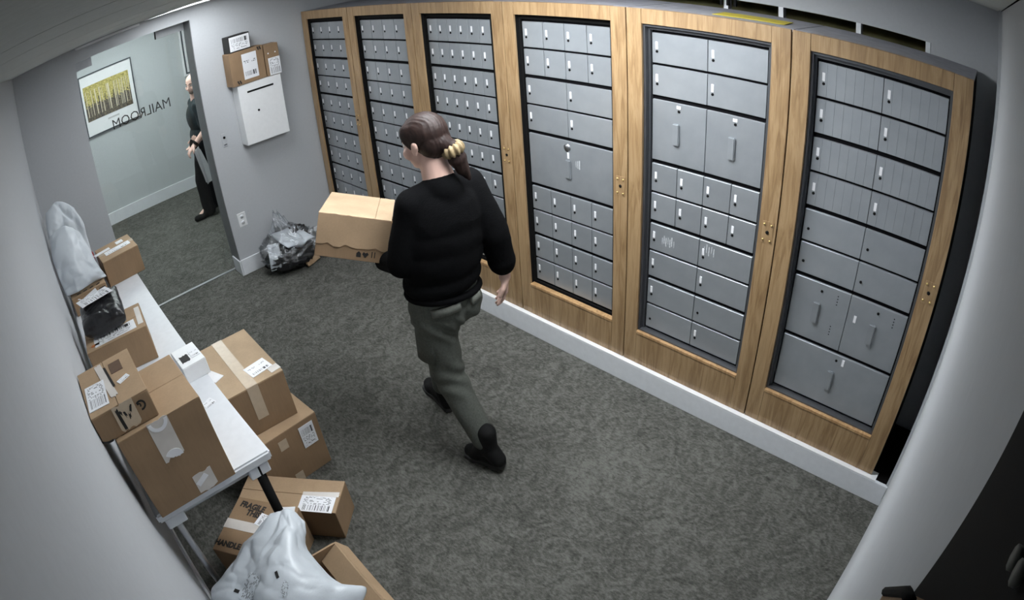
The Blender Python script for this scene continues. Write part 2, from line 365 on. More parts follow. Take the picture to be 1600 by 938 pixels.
# black flush door in the near wall, beside the camera
d1 = struct(box('door_1', (-2.52, YN-0.012, 0), (-2.18, YN+0.001, 2.28), M_black))
for dx, dz in ((-0.0035, 0.0020), (0.0035, -0.0020)):
    link('door_pull', disc_me(0.0026, 0.002, 8, 'y'), plain('dull_grey_metal', (0.11, 0.11, 0.10), 0.5), d1, (-2.262+dx, YN+0.003, 2.205+dz))
bt = thing('wooden_plate', 'small brown wooden plate on the black door at the picture bottom right', 'plate', (-2.23, YN+0.001, 2.08))
pm = poly_me([(0.062, -0.014), (0.058, -0.009), (0.016, 0.048), (0.002, 0.062), (-0.075, 0.015), (-0.02, -0.07)], 0.010)
link('board', pm, M_card2, bt, (0, 0, 0), (PI/2, 0, 0)); bt.children[0].location.y = 0.0102
em = tube_me([(0.058, 0.0102, -0.009), (0.016, 0.0102, 0.048), (0.002, 0.0102, 0.062)], 0.0022, 8); link('edge_band', em, M_black, bt)

# ------------------------------------------------------------------ glass door with lettering
gd = bpy.data.objects.new('door_2', None); COL.objects.link(gd); gd.location = (OX0, 4.17, 0); struct(gd)
GW = OX1-OX0
box('glass_pane', (0.004, -0.005, 0.012), (GW-0.008, 0.005, OZ-0.006), M_glass, gd)
box('patch_fitting', (0.004, -0.014, 2.125), (0.155, 0.014, OZ-0.004), M_steel, gd, 0.002)
box('patch_fitting', (GW-0.255, -0.012, 2.130), (GW-0.010, 0.012, OZ-0.004), plain('satin_fitting', (0.5, 0.52, 0.54), 0.4), gd, 0.002)
box('door_edge', (GW-0.262, -0.012, 2.130), (GW-0.256, 0.012, OZ-0.004), M_black, gd)
me = text_me('MAILROOM', 0.112, 0.0005, -0.0002)
xsn = [v.co.x for v in me.vertices]; k = 0.515/(max(xsn)-min(xsn)); me.transform(Matrix.Diagonal((k, 1, 1, 1)))
link('lettering', me, M_ink, gd, (-1.475-OX0, 0.0062, 1.588), (PI/2, 0, PI))

# ------------------------------------------------------------------ mail cabinets
EDGES = [3.972, 3.226, 2.450, 1.657, 0.883, 0.102, -0.664]
GRIDL = [3.900, 3.135, 2.3595, 1.563, 0.777, 0.0]
ZT, ZB, FR = 2.015, 0.145, -0.044
GW_, PITCH, GT = 0.5595, 0.15465, 1.915
def rows(spec): return spec
S4 = [(1, 4)]*10; S6 = [(1, 6)]*10
C4 = [(1, 4), (1, 4), (1, 2), (1, 2), (2, 1), (1, 4), (1, 4), (1, 4), (1, 4)]
C5 = [(1, 2), (1, 2), (2, 2), (1, 4), (1, 4), (1, 2), (1, 2), (1, 2), (1, 2)]
C6 = [(1, 2)]*6 + [(2, 2), (2, 1)]
SPEC = [S4, S4, S6, C4, C5, C6]
CLAB = ['oak mail cabinet against the far wall corner, four columns of small doors',
        'oak mail cabinet second from the far corner, four columns of small doors',
        'oak mail cabinet with six narrow door columns, behind the woman in black',
        'oak mail cabinet with one big single door between two blocks of small doors',
        'oak mail cabinet with two tall handled doors high up near its top',
        'oak mail cabinet nearest the camera, ribbed wide doors and a large bottom door']
door_cache = {}
def door_me(wd, ht, ribs=0):
    k = (round(wd, 4), round(ht, 4), ribs)
    if k in door_cache: return door_cache[k]
    if ribs:
        xs_, g = [], 0.0018
        prof = [(-wd/2, 0.014), (-wd/2, 0.0)]
        for i in range(1, ribs):
            x = -wd/2+wd*i/ribs; prof += [(x-g/2, 0.0), (x-g/4, 0.0010), (x+g/4, 0.0010), (x+g/2, 0.0)]
        prof += [(wd/2, 0.0), (wd/2, 0.014)]
        bm = bmesh.new(); a = [bm.verts.new((x, y, -ht/2)) for x, y in prof]; b = [bm.verts.new((x, y, ht/2)) for x, y in prof]
        n = len(a)
        for i in range(n): bm.faces.new((a[i], a[(i+1) % n], b[(i+1) % n], b[i]))
        bm.faces.new(a[::-1]); bm.faces.new(b); bmesh.ops.recalc_face_normals(bm, faces=bm.faces[:])
        m = me_from(bm, 'mailbox_door')
    else:
        m = box_me((-wd/2, 0, -ht/2), (wd/2, 0.014, ht/2), 0.0012, 'mailbox_door')
    m.materials.append(M_door); door_cache[k] = m; return m
plate_me = box_me((-0.0062, -0.002, -0.017), (0.0062, 0.001, 0.017), 0.0, 'name_plate'); plate_me.materials.append(M_paper)
plate_s = box_me((-0.011, -0.002, -0.007), (0.011, 0.001, 0.007), 0.0, 'name_plate'); plate_s.materials.append(M_paper)
lock_me = disc_me(0.0062, 0.006, 10, 'y', 'lock'); lock_me.materials.append(M_black)
ring_me = disc_me(0.021, 0.008, 20, 'y', 'lock'); ring_me.materials.append(M_steel)
bm = bmesh.new(); bx(bm, (-0.017, -0.011, -0.052), (0.017, 0.0, 0.052))
bmesh.ops.bevel(bm, geom=[e for e in bm.edges], offset=0.004, segments=2, affect='EDGES')
handle_me = me_from(bm, 'handle', False); handle_me.materials.append(M_door)
stud_me = disc_me(0.0045, 0.006, 8, 'y', 'stud'); stud_me.materials.append(M_brass)
key_me = disc_me(0.008, 0.004, 10, 'y', 'keyhole'); key_me.materials.append(M_black)
M_res = plain('pale_label_residue', (0.50, 0.52, 0.54), 0.6, nscale=200, amt=0.3)
res_me = [box_me((-0.002-0.001*q, -0.0006, -0.018-0.004*q), (0.002, 0.001, 0.016+0.003*q), 0, 'label_residue') for q in range(3)]
for m_ in res_me: m_.materials.append(M_res)
vent_me = disc_me(0.0028, 0.002, 6, 'y', 'vent_hole'); vent_me.materials.append(M_black)
def lk(name, me, parent, loc): 
    o = bpy.data.objects.new(name, me); COL.objects.link(o); o.parent = parent; o.location = loc; return o
RND = random.Random(4)
for ci in range(6):
    yl, yr = EDGES[ci], EDGES[ci+1]; W = yl-yr
    t = thing('mail_cabinet', CLAB[ci], 'mail cabinet', (0, yl, ZB), -PI/2)
    u0 = yl-GRIDL[ci]                                   # grid left in cabinet space
    ol, orr = 0.080, W-(0.086 if ci else 0.075)          # opening
    ob, ot = 0.355-ZB, 1.946-ZB
    H = ZT-ZB; back = 0.40
    g = 0.003
    box('left_stile', (g, FR, 0.0), (ol, FR+0.014, H), M_wood, t, 0.0015)
    box('right_stile', (orr, FR, 0.0), (W-g, FR+0.014, H), M_wood, t, 0.0015)
    box('top_rail', (ol+0.0008, FR+0.0006, ot), (orr-0.0008, FR+0.03, H), M_wood, t, 0.0012)
    bm = bmesh.new(); bx(bm, (ol+0.0008, FR+0.0006, 0.0), (orr-0.0008, FR+0.03, ob))
    link('bottom_rail', me_from(bm, 'bottom_rail'), M_wood, t)
    box('sill', (ol, FR-0.003, ob-0.014), (orr, FR+0.03, ob+0.001), M_wood2, t, 0.001)
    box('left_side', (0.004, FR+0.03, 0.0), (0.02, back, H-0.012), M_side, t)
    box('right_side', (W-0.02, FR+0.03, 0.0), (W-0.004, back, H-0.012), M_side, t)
    box('top_panel', (0.004, FR+0.03, H-0.012), (W-0.004, back, H-0.001), M_topgrey, t)
    box('tray', (0.021, 0.012, 0.02), (W-0.021, 0.03, H-0.02), M_darkgap, t)
    # inner bezel round the doors
    bz = M_alu if ci >= 4 else M_black
    bm = bmesh.new(); gl, gr, gt, gb = u0-0.004, u0+GW_+0.004, GT-ZB+0.003, GT-10*PITCH-ZB-0.003
    for lo, hi in (((ol-0.01, -0.006, gb-0.02), (gl, 0.012, gt+0.02)), ((gr, -0.006, gb-0.02), (orr+0.01, 0.012, gt+0.02)),
                   ((gl, -0.006, gt), (gr, 0.012, ot+0.01)), ((gl, -0.006, ob-0.01), (gr, 0.012, gb))): bx(bm, lo, hi)
    if ci < 4:
        for lo, hi in (((ol-0.012, FR+0.015, ob-0.01), (ol-0.002, -0.006, ot+0.01)), ((orr+0.002, FR+0.015, ob-0.01), (orr+0.012, -0.006, ot+0.01))): bx(bm, lo, hi)
    link('bezel', me_from(bm, 'bezel'), bz, t)
    if ci >= 4:
        bm = bmesh.new()
        for lo, hi in (((ol, -0.030, ob), (ol+0.010, -0.006, ot)), ((orr-0.010, -0.030, ob), (orr, -0.006, ot)),
                       ((ol+0.01, -0.030, ot-0.012), (orr-0.01, -0.006, ot)), ((ol+0.01, -0.030, ob), (orr-0.01, -0.006, ob+0.010))): bx(bm, lo, hi)
        link('metal_surround', me_from(bm, 'metal_surround'), M_alu, t)
    r0 = 0
    for ri, (span, nc) in enumerate(SPEC[ci]):
        ztop = GT-r0*PITCH-ZB; zbot = GT-(r0+span)*PITCH-ZB
        gt_ = 0.0105 if r0 % 2 == 0 else 0.006; gb_ = 0.0105 if (r0+span) % 2 == 0 else 0.006
        h = ztop-zbot-gt_-gb_; cz = (ztop-gt_+zbot+gb_)/2; cw = GW_/nc
        ribs = 7 if (ci == 5 and ri < 4) else 0
        for k in range(nc):
            wd = cw-0.0032; cx = u0+cw*(k+0.5)
            d = lk('mailbox_door', door_me(wd, h, ribs), t, (cx, 0.0, cz))
            if ci == 4 and ri == 5:
                for q in range(7 if k == 0 else 5): lk('label_residue', res_me[q % 3], d, (-0.065+0.011*q if k == 0 else -0.11+0.013*q, 0, (0.005 if q % 2 else -0.006)+(0.03 if k else 0)))
            if ci == 3 and ri == 4:
                for q in range(3): lk('label_residue', res_me[q % 3], d, (0.045+0.012*q, 0, 0.03))
            if span == 1:
                tx = -wd/2+(0.024 if nc < 6 else 0.028)
                low = ci == 5 and ri >= 4
                if not low and not (ci == 4 and ri >= 7 and k != (1 if ri == 8 else 0)): lk('name_plate', plate_me, d, (tx, 0, 0.012))
                lk('lock', lock_me, d, (tx+0.001, 0, -0.016))
            elif nc == 2:
                if ci == 4:
                    lk('name_plate', plate_s, d, (0.0, 0, h/2-0.018)); lk('lock', lock_me, d, (0.001, 0, h/2-0.036)); lk('handle', handle_me, d, (-0.01, 0, -0.002))
                else:
                    lk('lock', lock_me, d, (0.0, 0, h/2-0.035)); lk('handle', handle_me, d, (-0.01, 0, 0.0))
                    for q in range(4): lk('vent_hole', vent_me, d, (0.08, 0, h/2-0.03-0.014*q))
                    if k == 0:
                        for q in range(4): lk('vent_hole', vent_me, d, (0.075, 0, -0.04-0.014*q))
                    else: lk('name_plate', plate_me, d, (-0.10, 0, 0.04))
            else:
                if ci == 3:
                    lk('lock', ring_me, d, (-0.01, 0, h/2-0.035)); lk('name_plate', plate_me, d, (-0.005, 0, h/2-0.078)); lk('handle', handle_me, d, (-0.005, 0, -0.01))
                else:
                    lk('lock', lock_me, d, (0.005, 0, h/2-0.03)); lk('name_plate', plate_me, d, (0.04, 0, h/2-0.03)); lk('handle', handle_me, d, (-0.005, 0, 0.0))
        r0 += span
    lp = box('lock_plate', (-0.026, -0.0015, -0.05), (0.026, 0.002, 0.05), M_wood, t, 0.0, (W-0.042, FR, 1.142-ZB))
    lk('keyhole', key_me, lp, (0, -0.002, 0))
    for sx in (-0.017, 0.017):
        for sz in (-0.036, 0.036): lk('stud', stud_me, lp, (sx, -0.003, sz))
tag(box('yellow_paper', (-0.16, -0.10, 0), (0.16, 0.05, 0.002), M_yellow, None, 0, (0.10, 0.34, ZT+0.001), (0, 0, PI/2+0.1)), 'yellow paper sheet lying on top of the oak mail cabinets', 'paper')

# ------------------------------------------------------------------ table
TT = 0.74
t = thing('folding_table', 'long white folding table along the left wall covered in parcels', 'table', (-2.232, 2.28, 0))
TX, TY = 0.268, 1.238
bm = bmesh.new(); bx(bm, (-TX, -TY, TT-0.045), (TX, TY, TT))
bmesh.ops.bevel(bm, geom=bm.edges[:], offset=0.008, segments=2, affect='EDGES')
link('tabletop', me_from(bm, 'tabletop'), M_table, t)
for sy in (-1, 1):
    for sx in (-1, 1):
        m_ = M_black if sx > 0 else M_steel
        yy = sy*(TY-0.03)
        lg = link('leg', tube_me([(sx*0.20, yy, TT-0.05), (sx*0.20, yy, 0.012)], 0.021 if sx > 0 else 0.015, 14), m_, t)
        link('foot_cap', tube_me([(sx*0.20, yy, 0.03), (sx*0.20, yy, 0.0)], 0.026 if sx > 0 else 0.02, 12), M_black, lg)
        box('leg_bracket', (sx*0.20-0.045, yy-0.02, TT-0.10), (sx*0.20+0.045, yy+0.025, TT-0.046), M_table, t, 0.004)
    link('crossbar', tube_me([(-0.20, sy*(TY-0.03), TT-0.062), (0.20, sy*(TY-0.03), TT-0.062)], 0.012, 10), M_steel, t)

# ------------------------------------------------------------------ cartons
def on_face(root, dims, face, cu, cv, su, sv, mat, name, ang=0.0, t=0.0010, me=None, label=None):
    """a thin plate or given mesh lying on a face; local X/Y of the mesh = face U/V"""
    w_, d_, h_ = dims
    F = {'top': (Vector((0, 0, h_)), Vector((1, 0, 0)), Vector((0, 1, 0))), 'front': (Vector((0, -d_/2, h_/2)), Vector((1, 0, 0)), Vector((0, 0, 1))),
         'right': (Vector((w_/2, 0, h_/2)), Vector((0, 1, 0)), Vector((0, 0, 1))), 'left': (Vector((-w_/2, 0, h_/2)), Vector((0, -1, 0)), Vector((0, 0, 1)))}[face]
    U, V = F[1], F[2]; N = U.cross(V)
    if name in ('shipping_label', 'sticker'): t += 0.0010
    if ang: c_, s_ = math.cos(ang), math.sin(ang); U, V = U*c_+V*s_, V*c_-U*s_
    if me is None: me = box_me((-su/2, -sv/2, 0), (su/2, sv/2, t), 0.0, name)
    o = link(name, me, mat, root)
    P = F[0]+F[1]*cu+F[2]*cv+N*0.0006
    o.matrix_local = Matrix(((U.x, V.x, N.x, P.x), (U.y, V.y, N.y, P.y), (U.z, V.z, N.z, P.z), (0, 0, 0, 1)))
    if label: o['label'] = label
    return o
def carton(label, loc, yaw, dims, mat, seam='x', group=None, tape=None, name='cardboard_box', flapmat=None, tape_w=0.05, drop=0.06, cat='box'):
    w_, d_, h_ = dims
    r = thing(name, label, cat, loc, yaw, group)
    ft = 0.004
    box('body', (-w_/2, -d_/2, 0), (w_/2, d_/2, h_-ft), mat, r, 0.0025)
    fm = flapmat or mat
    for s_ in (-1, 1):
        if seam == 'x': lo, hi = (-w_/2+0.001, min(s_*0.0012, s_*d_/2), h_-ft), (w_/2-0.001, max(s_*0.0012, s_*(d_/2)), h_)
        else: lo, hi = (min(s_*0.0012, s_*w_/2), -d_/2+0.001, h_-ft), (max(s_*0.0012, s_*w_/2), d_/2-0.001, h_)
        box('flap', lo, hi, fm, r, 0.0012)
    if tape is not None:
        if seam == 'x':
            on_face(r, dims, 'top', 0, 0, w_, tape_w, tape, 'tape_strip')
            on_face(r, dims, 'right', 0, h_/2-drop/2, tape_w, drop, tape, 'tape_strip'); on_face(r, dims, 'left', 0, h_/2-drop/2, tape_w, drop, tape, 'tape_strip')
        else:
            on_face(r, dims, 'top', 0, 0, tape_w, d_, tape, 'tape_strip')
            on_face(r, dims, 'front', 0, h_/2-drop/2, tape_w, drop, tape, 'tape_strip')
    return r

def torn(su, sv, seed, n=7, t=0.001):
    R_ = random.Random(seed); top = [(su/2-su*i/n, sv/2+R_.uniform(-0.004, 0.004)) for i in range(n+1)]
    bot = [(-su/2+su*i/n, -sv/2+R_.uniform(-0.008, 0.008)) for i in range(n+1)]
    return poly_me(bot+top, t)

# A: the large box at the table end
dA = (0.345, 0.342, 0.372)
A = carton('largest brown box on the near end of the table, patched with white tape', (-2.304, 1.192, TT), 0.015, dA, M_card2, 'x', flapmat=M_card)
o = on_face(A, dA, 'front', -0.005, 0.105, 0.085, 0.165, M_tapew, 'tape_patch', 0.0, me=torn(0.085, 0.165, 1))
on_face(A, dA, 'front', 0.055, -0.135, 0.082, 0.085, M_tapew, 'tape_patch', 0.0, me=torn(0.082, 0.085, 2))
def arc_me(r0, r1, a0, a1, n=10, t=0.001):
    return poly_me([(r1*math.cos(a0+(a1-a0)*i/n), r1*math.sin(a0+(a1-a0)*i/n)) for i in range(n+1)] + [(r0*math.cos(a1-(a1-a0)*i/n), r0*math.sin(a1-(a1-a0)*i/n)) for i in range(n+1)], t)
on_face(A, dA, 'front', -0.005, 0.182, 0, 0, M_paper, 'tape_print', 0.0, me=arc_me(0.026, 0.040, PI, 2*PI, t=0.0024))
on_face(A, dA, 'front', -0.005, 0.02, 0, 0, M_paper, 'tape_print', 0.0, me=arc_me(0.004, 0.037, 0.0, PI*0.8, t=0.0024))
on_face(A, dA, 'front', 0.045, -0.125, 0.055, 0.022, M_paper, 'tape_print', 0.5, t=0.0024)
# B: small battered box on top of it
dB = (0.235, 0.319, 0.109)
B = carton('small battered box with torn tape, stacked on the largest table box', (-2.403, 1.201, TT+dA[2]+0.001), -0.006, dB, M_card2, 'y', flapmat=M_card)
on_face(B, dB, 'top', -0.066, -0.045, 0.085, 0.16, M_print1, 'shipping_label', -0.06)
on_face(B, dB, 'top', 0.045, 0.075, 0.050, 0.075, plain('brown_ink', (0.11, 0.065, 0.04), 0.7), 'printed_panel', 0.0)
on_face(B, dB, 'top', 0.055, -0.03, 0.05, 0.025, M_print3, 'sticker', 0.4)
on_face(B, dB, 'top', -0.012, 0.02, 0, 0, M_tapew, 'torn_tape', 0.1, me=torn(0.03, 0.25, 3, 9, 0.0016))
on_face(B, dB, 'top', 0.006, 0.03, 0, 0, M_ink, 'tape_ink', 0.08, me=torn(0.010, 0.15, 4, 9, 0.0022))
on_face(B, dB, 'front', 0.010, 0.005, 0, 0, M_tape, 'torn_tape', 0.0, me=torn(0.085, 0.095, 5, 9, 0.0014))
on_face(B, dB, 'front', -0.015, 0.0, 0, 0, M_ink, 'tape_ink', 0.05, me=torn(0.012, 0.085, 6, 5, 0.0020))
for q in range(4): on_face(B, dB, 'front', -0.005+0.013*q, 0.022-0.011*(q % 3), 0, 0, M_ink, 'tape_ink', 0.5-0.3*q, me=torn(0.008, 0.016+0.006*(q % 2), 20+q, 3, 0.0020))
on_face(B, dB, 'front', -0.085, 0.004, 0, 0, M_ink, 'printed_arc', 0.0, me=arc_me(0.052, 0.060, PI*1.15, PI*1.55))
on_face(B, dB, 'front', 0.072, 0.012, 0, 0, M_ink, 'printed_arc', 0.0, me=arc_me(0.013, 0.020, -PI*0.55, PI*0.75))
on_face(B, dB, 'front', 0.066, 0.014, 0, 0, M_ink, 'printed_arc', 0.5, me=arc_me(0.004, 0.009, -PI*0.5, PI*0.6))
# C: box under the black mailer
dC = (0.355, 0.285, 0.189)
C_ = carton('brown box on the table under the black poly mailer', (-2.288, 2.215, TT), -0.099, dC, M_card2, 'x', flapmat=M_card)
on_face(C_, dC, 'top', 0.00, -0.075, 0.25, 0.10, M_print2, 'shipping_label', 0.05)
on_face(C_, dC, 'top', -0.12, -0.10, 0.05, 0.02, plain('orange_sticker', (0.5, 0.16, 0.05), 0.5), 'sticker', 0.05)
on_face(C_, dC, 'top', 0.155, 0.0, 0.03, 0.20, M_tapew, 'tape_strip', 0.0)
# D: printed box in the middle of the table
dD = (0.268, 0.27, 0.125)
D_ = carton('brown printed box with a white label beside the white mailers on the table', (-2.343, 3.15, TT), -0.003, dD, M_card2, 'x', flapmat=M_card)
on_face(D_, dD, 'front', 0.00, 0.0, 0.13, 0.085, M_print3, 'shipping_label', 0.25)
on_face(D_, dD, 'front', 0.10, 0.0, 0.045, 0.085, M_ink, 'printed_panel', 0.0)
on_face(D_, dD, 'front', 0.10, 0.0, 0.034, 0.072, M_card2, 'printed_panel', 0.0, 0.0016)
on_face(D_, dD, 'front', -0.09, 0.02, 0, 0, M_paper, 'printed_arc', 0, me=arc_me(0.018, 0.024, 0.2, 1.6))
for q in range(4): on_face(D_, dD, 'top', -0.07+0.05*q, -0.11, 0.03, 0.014, M_ink, 'printed_mark', 0.15*q)
# E: tan box at the far end of the table
dE = (0.28, 0.309, 0.18)
E_ = carton('tan box with a long white label at the far table end, nearest the glass door', (-2.047, 3.355, TT), 0.051, dE, M_card2, 'x', flapmat=M_card, tape=M_tape)
on_face(E_, dE, 'top', 0.01, -0.025, 0.20, 0.075, M_print3, 'shipping_label', 0.05)
on_face(E_, dE, 'top', 0.05, 0.075, 0.055, 0.06, M_print3, 'sticker', 0.05)
on_face(E_, dE, 'top', -0.10, 0.045, 0.13, 0.045, M_paper, 'sticker', 0.1)
# F: small white box at the table edge
dF = (0.125, 0.180, 0.084)
F_ = carton('small white box with black print at the table edge', (-2.012, 1.797, TT), 0.031, dF, M_white, 'x')
on_face(F_, dF, 'top', -0.022, -0.02, 0, 0, M_ink, 'printed_mark', 0.0, me=torn(0.045, 0.06, 8, 6))
on_face(F_, dF, 'top', 0.032, -0.01, 0.045, 0.07, M_print3, 'sticker', 0.0)
# H and G: two big boxes on the floor beside the table
dH = (0.40, 0.45, 0.341)
H_ = carton('brown box on the floor beside the table, under another big box', (-1.773, 1.79, 0), 0.067, dH, M_card2, 'x', flapmat=M_card)
on_face(H_, dH, 'front', 0.125, 0.07, 0.085, 0.135, M_print2, 'shipping_label', 0.0)
on_face(H_, dH, 'front', -0.02, 0.10, 0.05, 0.06, M_tape, 'tape_strip', 0.0)
on_face(H_, dH, 'front', 0.0, -0.14, 0.05, 0.06, M_tape, 'tape_strip', 0.0)
dG = (0.345, 0.505, 0.268)
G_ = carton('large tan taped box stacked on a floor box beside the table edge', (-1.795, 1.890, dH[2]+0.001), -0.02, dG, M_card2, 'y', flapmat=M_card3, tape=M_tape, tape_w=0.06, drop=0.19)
on_face(G_, dG, 'top', 0.085, -0.14, 0.12, 0.10, M_print3, 'shipping_label', 0.15)
on_face(G_, dG, 'top', 0.145, -0.205, 0.055, 0.05, M_tapew, 'sticker', 0.1)
on_face(G_, dG, 'top', -0.125, -0.03, 0.06, 0.10, M_paper, 'sticker', 0.4)
# J and I: boxes on the floor below the table end
dJ = (0.515, 0.195, 0.188)
J_ = carton('brown floor box with a wide shiny label, behind the FRAGILE box', (-1.898, 1.350, 0), -0.835, dJ, M_card2, 'x', flapmat=M_card)
on_face(J_, dJ, 'top', 0.155, -0.055, 0.17, 0.095, M_print1, 'shipping_label', 0.0)
on_face(J_, dJ, 'top', 0.16, 0.005, 0.18, 0.03, M_tapew, 'tape_strip', 0.06)
dI = (0.326, 0.325, 0.238)
I_ = carton('brown floor box printed FRAGILE under the near table end', (-2.146, 1.222, 0), -0.918, dI, M_card2, 'x', tape=M_tapew, tape_w=0.055)
on_face(I_, dI, 'top', -0.065, 0.118, 0, 0, M_ink, 'lettering', -0.10, me=text_me('FRAGILE', 0.046, 0.0004, 0.0022, 0.8))
on_face(I_, dI, 'top', -0.045, 0.078, 0, 0, M_ink, 'lettering', -0.10, me=text_me('THIS', 0.046, 0.0004, 0.0022, 0.8))
on_face(I_, dI, 'top', -0.098, -0.118, 0, 0, M_ink, 'lettering', 0.0, me=text_me('HANDLE', 0.044, 0.0004, 0.0022, 0.8))
on_face(I_, dI, 'top', 0.055, 0.045, 0.13, 0.07, M_print1, 'shipping_label', -0.2, 0.0026)
on_face(I_, dI, 'top', 0.105, 0.11, 0.10, 0.08, M_print3, 'shipping_label', 0.25, 0.0020)
for q in range(4): on_face(I_, dI, 'right', 0.03, 0.03+0.018*q, 0.05, 0.008, M_ink, 'printed_mark', 0.0)
# K: open box at the bottom of the picture
k = thing('open_cardboard_box', 'open flapped box on the floor in front of the big white mailer', 'box', (-2.10, 0.655, 0), -0.06)
kw, kd, kh, kt = 0.36, 0.53, 0.25, 0.006
box('wall_panel', (-kw/2, kd/2-kt, 0), (kw/2, kd/2, kh), M_card, k); box('wall_panel', (-kw/2, -kd/2, 0), (kw/2, -kd/2+kt, kh), M_card, k)
box('wall_panel', (-kw/2, -kd/2+kt, 0), (-kw/2+kt, kd/2-kt, kh), M_card, k); box('wall_panel', (kw/2-kt, -kd/2+kt, 0), (kw/2, kd/2-kt, kh), M_card, k)
box('base_panel', (-kw/2+kt, -kd/2+kt, 0.001), (kw/2-kt, kd/2-kt, 0.006), M_card2, k)
box('flap', (0, -kd/2, -0.002), (0.085, kd/2, 0.002), M_card, k, 0, (kw/2, 0, kh), (0, 1.05, 0))
box('flap', (-0.10, -kd/2+0.01, -0.002), (0, kd/2-0.01, 0.002), M_card, k, 0, (kw/2-kt, 0, kh-0.002), (0, -0.55, 0))
box('flap', (-kw/2+0.01, 0, -0.002), (kw/2-0.01, 0.09, 0.002), M_card, k, 0, (0, kd/2, kh), (-0.9, 0, 0))
# small boxes on the wall mailbox
dP1 = (0.297, 0.135, 0.268)
P1 = carton('brown box with a tall white label, upright on the wall mailbox', (-0.622, 3.912, 1.571), 0.05, dP1, M_card2, 'x')
on_face(P1, dP1, 'front', 0.02, 0.0, 0.128, 0.205, M_print3, 'shipping_label', 0.0)
for cu, cv, a in ((0.105, 0.115, 0.0), (-0.10, -0.11, 0.0)):
    for q in range(2): on_face(P1, dP1, 'front', cu+0.018*q, cv, 0.012, 0.03, M_ink, 'printed_mark', 0.35)
dP2 = (0.19, 0.12, 0.135)
P2 = carton('small flat white-labelled carton on top of the brown mailbox box', (-0.66, 3.915, 1.571+dP1[2]+0.001), 0.07, dP2, M_ink, 'x')
on_face(P2, dP2, 'front', 0.0, 0.0, 0.175, 0.115, M_print2, 'shipping_label', 0.0)
dP3 = (0.122, 0.13, 0.255)
P3 = carton('narrow brown box half covered by a label, at the right on the wall mailbox', (-0.400, 3.912, 1.571), -0.05, dP3, M_card2, 'x')
on_face(P3, dP3, 'front', 0.012, -0.055, 0.098, 0.14, M_print1, 'shipping_label', 0.0)
for q in (-0.03, 0.03): on_face(P3, dP3, 'front', q, 0.055, 0, 0, M_paper, 'sticker', 0.0, me=poly_me([(0.006*math.cos(i), 0.006*math.sin(i)) for i in range(6)], 0.001))

# torn label and red carton on the table
tag(link('torn_label', torn(0.055, 0.05, 12, 6, 0.0012), M_print3, None, (-2.045, 1.50, TT+0.0005), (0, 0, 0.3)), 'small torn scrap of printed label lying on the bare table', 'label')
r = thing('red_carton', 'small red open carton behind the tan box at the far table end', 'box', (-2.155, 3.60-0.02, TT), 0.15)
r.location.y = 3.47; r.location.x = -2.145
r.location = (-2.245, 3.455, TT)
for lo, hi in (((-0.03, -0.03, 0), (0.03, -0.026, 0.20)), ((-0.03, 0.026, 0), (0.03, 0.03, 0.20)), ((-0.03, -0.026, 0), (-0.026, 0.026, 0.20)), ((0.026, -0.026, 0), (0.03, 0.026, 0.20))):
    box('side_panel', lo, hi, M_red, r)
box('lining', (-0.026, -0.026, 0.001), (0.026, 0.026, 0.12), M_card2, r)

# ------------------------------------------------------------------ wall mailbox, switch and outlet
wm = thing('wall_mailbox', 'white steel wall mailbox with a black slot, under three parcels', 'mailbox', (-0.543, YF, 1.075))
mw, mh, md = 0.378, 0.494, 0.135
box('body', (-mw/2, -md+0.012, 0), (mw/2, -0.001, mh), M_white, wm, 0.004, seg=2)
fp = box('front_panel', (-mw/2, -md, 0.004), (mw/2, -md+0.011, mh-0.002), M_white, wm, 0.003, seg=2)
box('slot', (-0.115, -md-0.0016, mh-0.077), (0.115, -md+0.002, mh-0.062), M_black, wm)
link('lock', disc_me(0.009, 0.006, 14, 'y'), M_black, wm, (-0.045, -md-0.002, mh*0.52))
sw = thing('wall_switch', 'small grey wall plate with a dark switch left of the wall mailbox', 'switch', (-0.878, YF, 1.163))
box('plate', (-0.022, -0.006, -0.055), (0.022, 0, 0.055), M_wall, sw, 0.002); link('sensor', disc_me(0.010, 0.008, 12, 'y'), M_black, sw, (0.0, -0.008, 0.022))
box('label_strip', (-0.014, -0.0075, -0.042), (0.014, -0.006, -0.034), M_alu, sw)
ou = thing('power_outlet', 'white double power outlet low on the wall above the trash bag', 'outlet', (-0.885, YF, 0.473))
box('plate', (-0.038, -0.006, -0.06), (0.038, 0, 0.06), M_white, ou, 0.003)
for sz in (-0.026, 0.026):
    f_ = link('socket', disc_me(0.017, 0.004, 16, 'y'), M_trim, ou, (0, -0.007, sz))
    for sx in (-0.006, 0.006): box('contact', (sx-0.0012, -0.003, -0.005), (sx+0.0012, -0.0018, 0.006), M_black, f_)

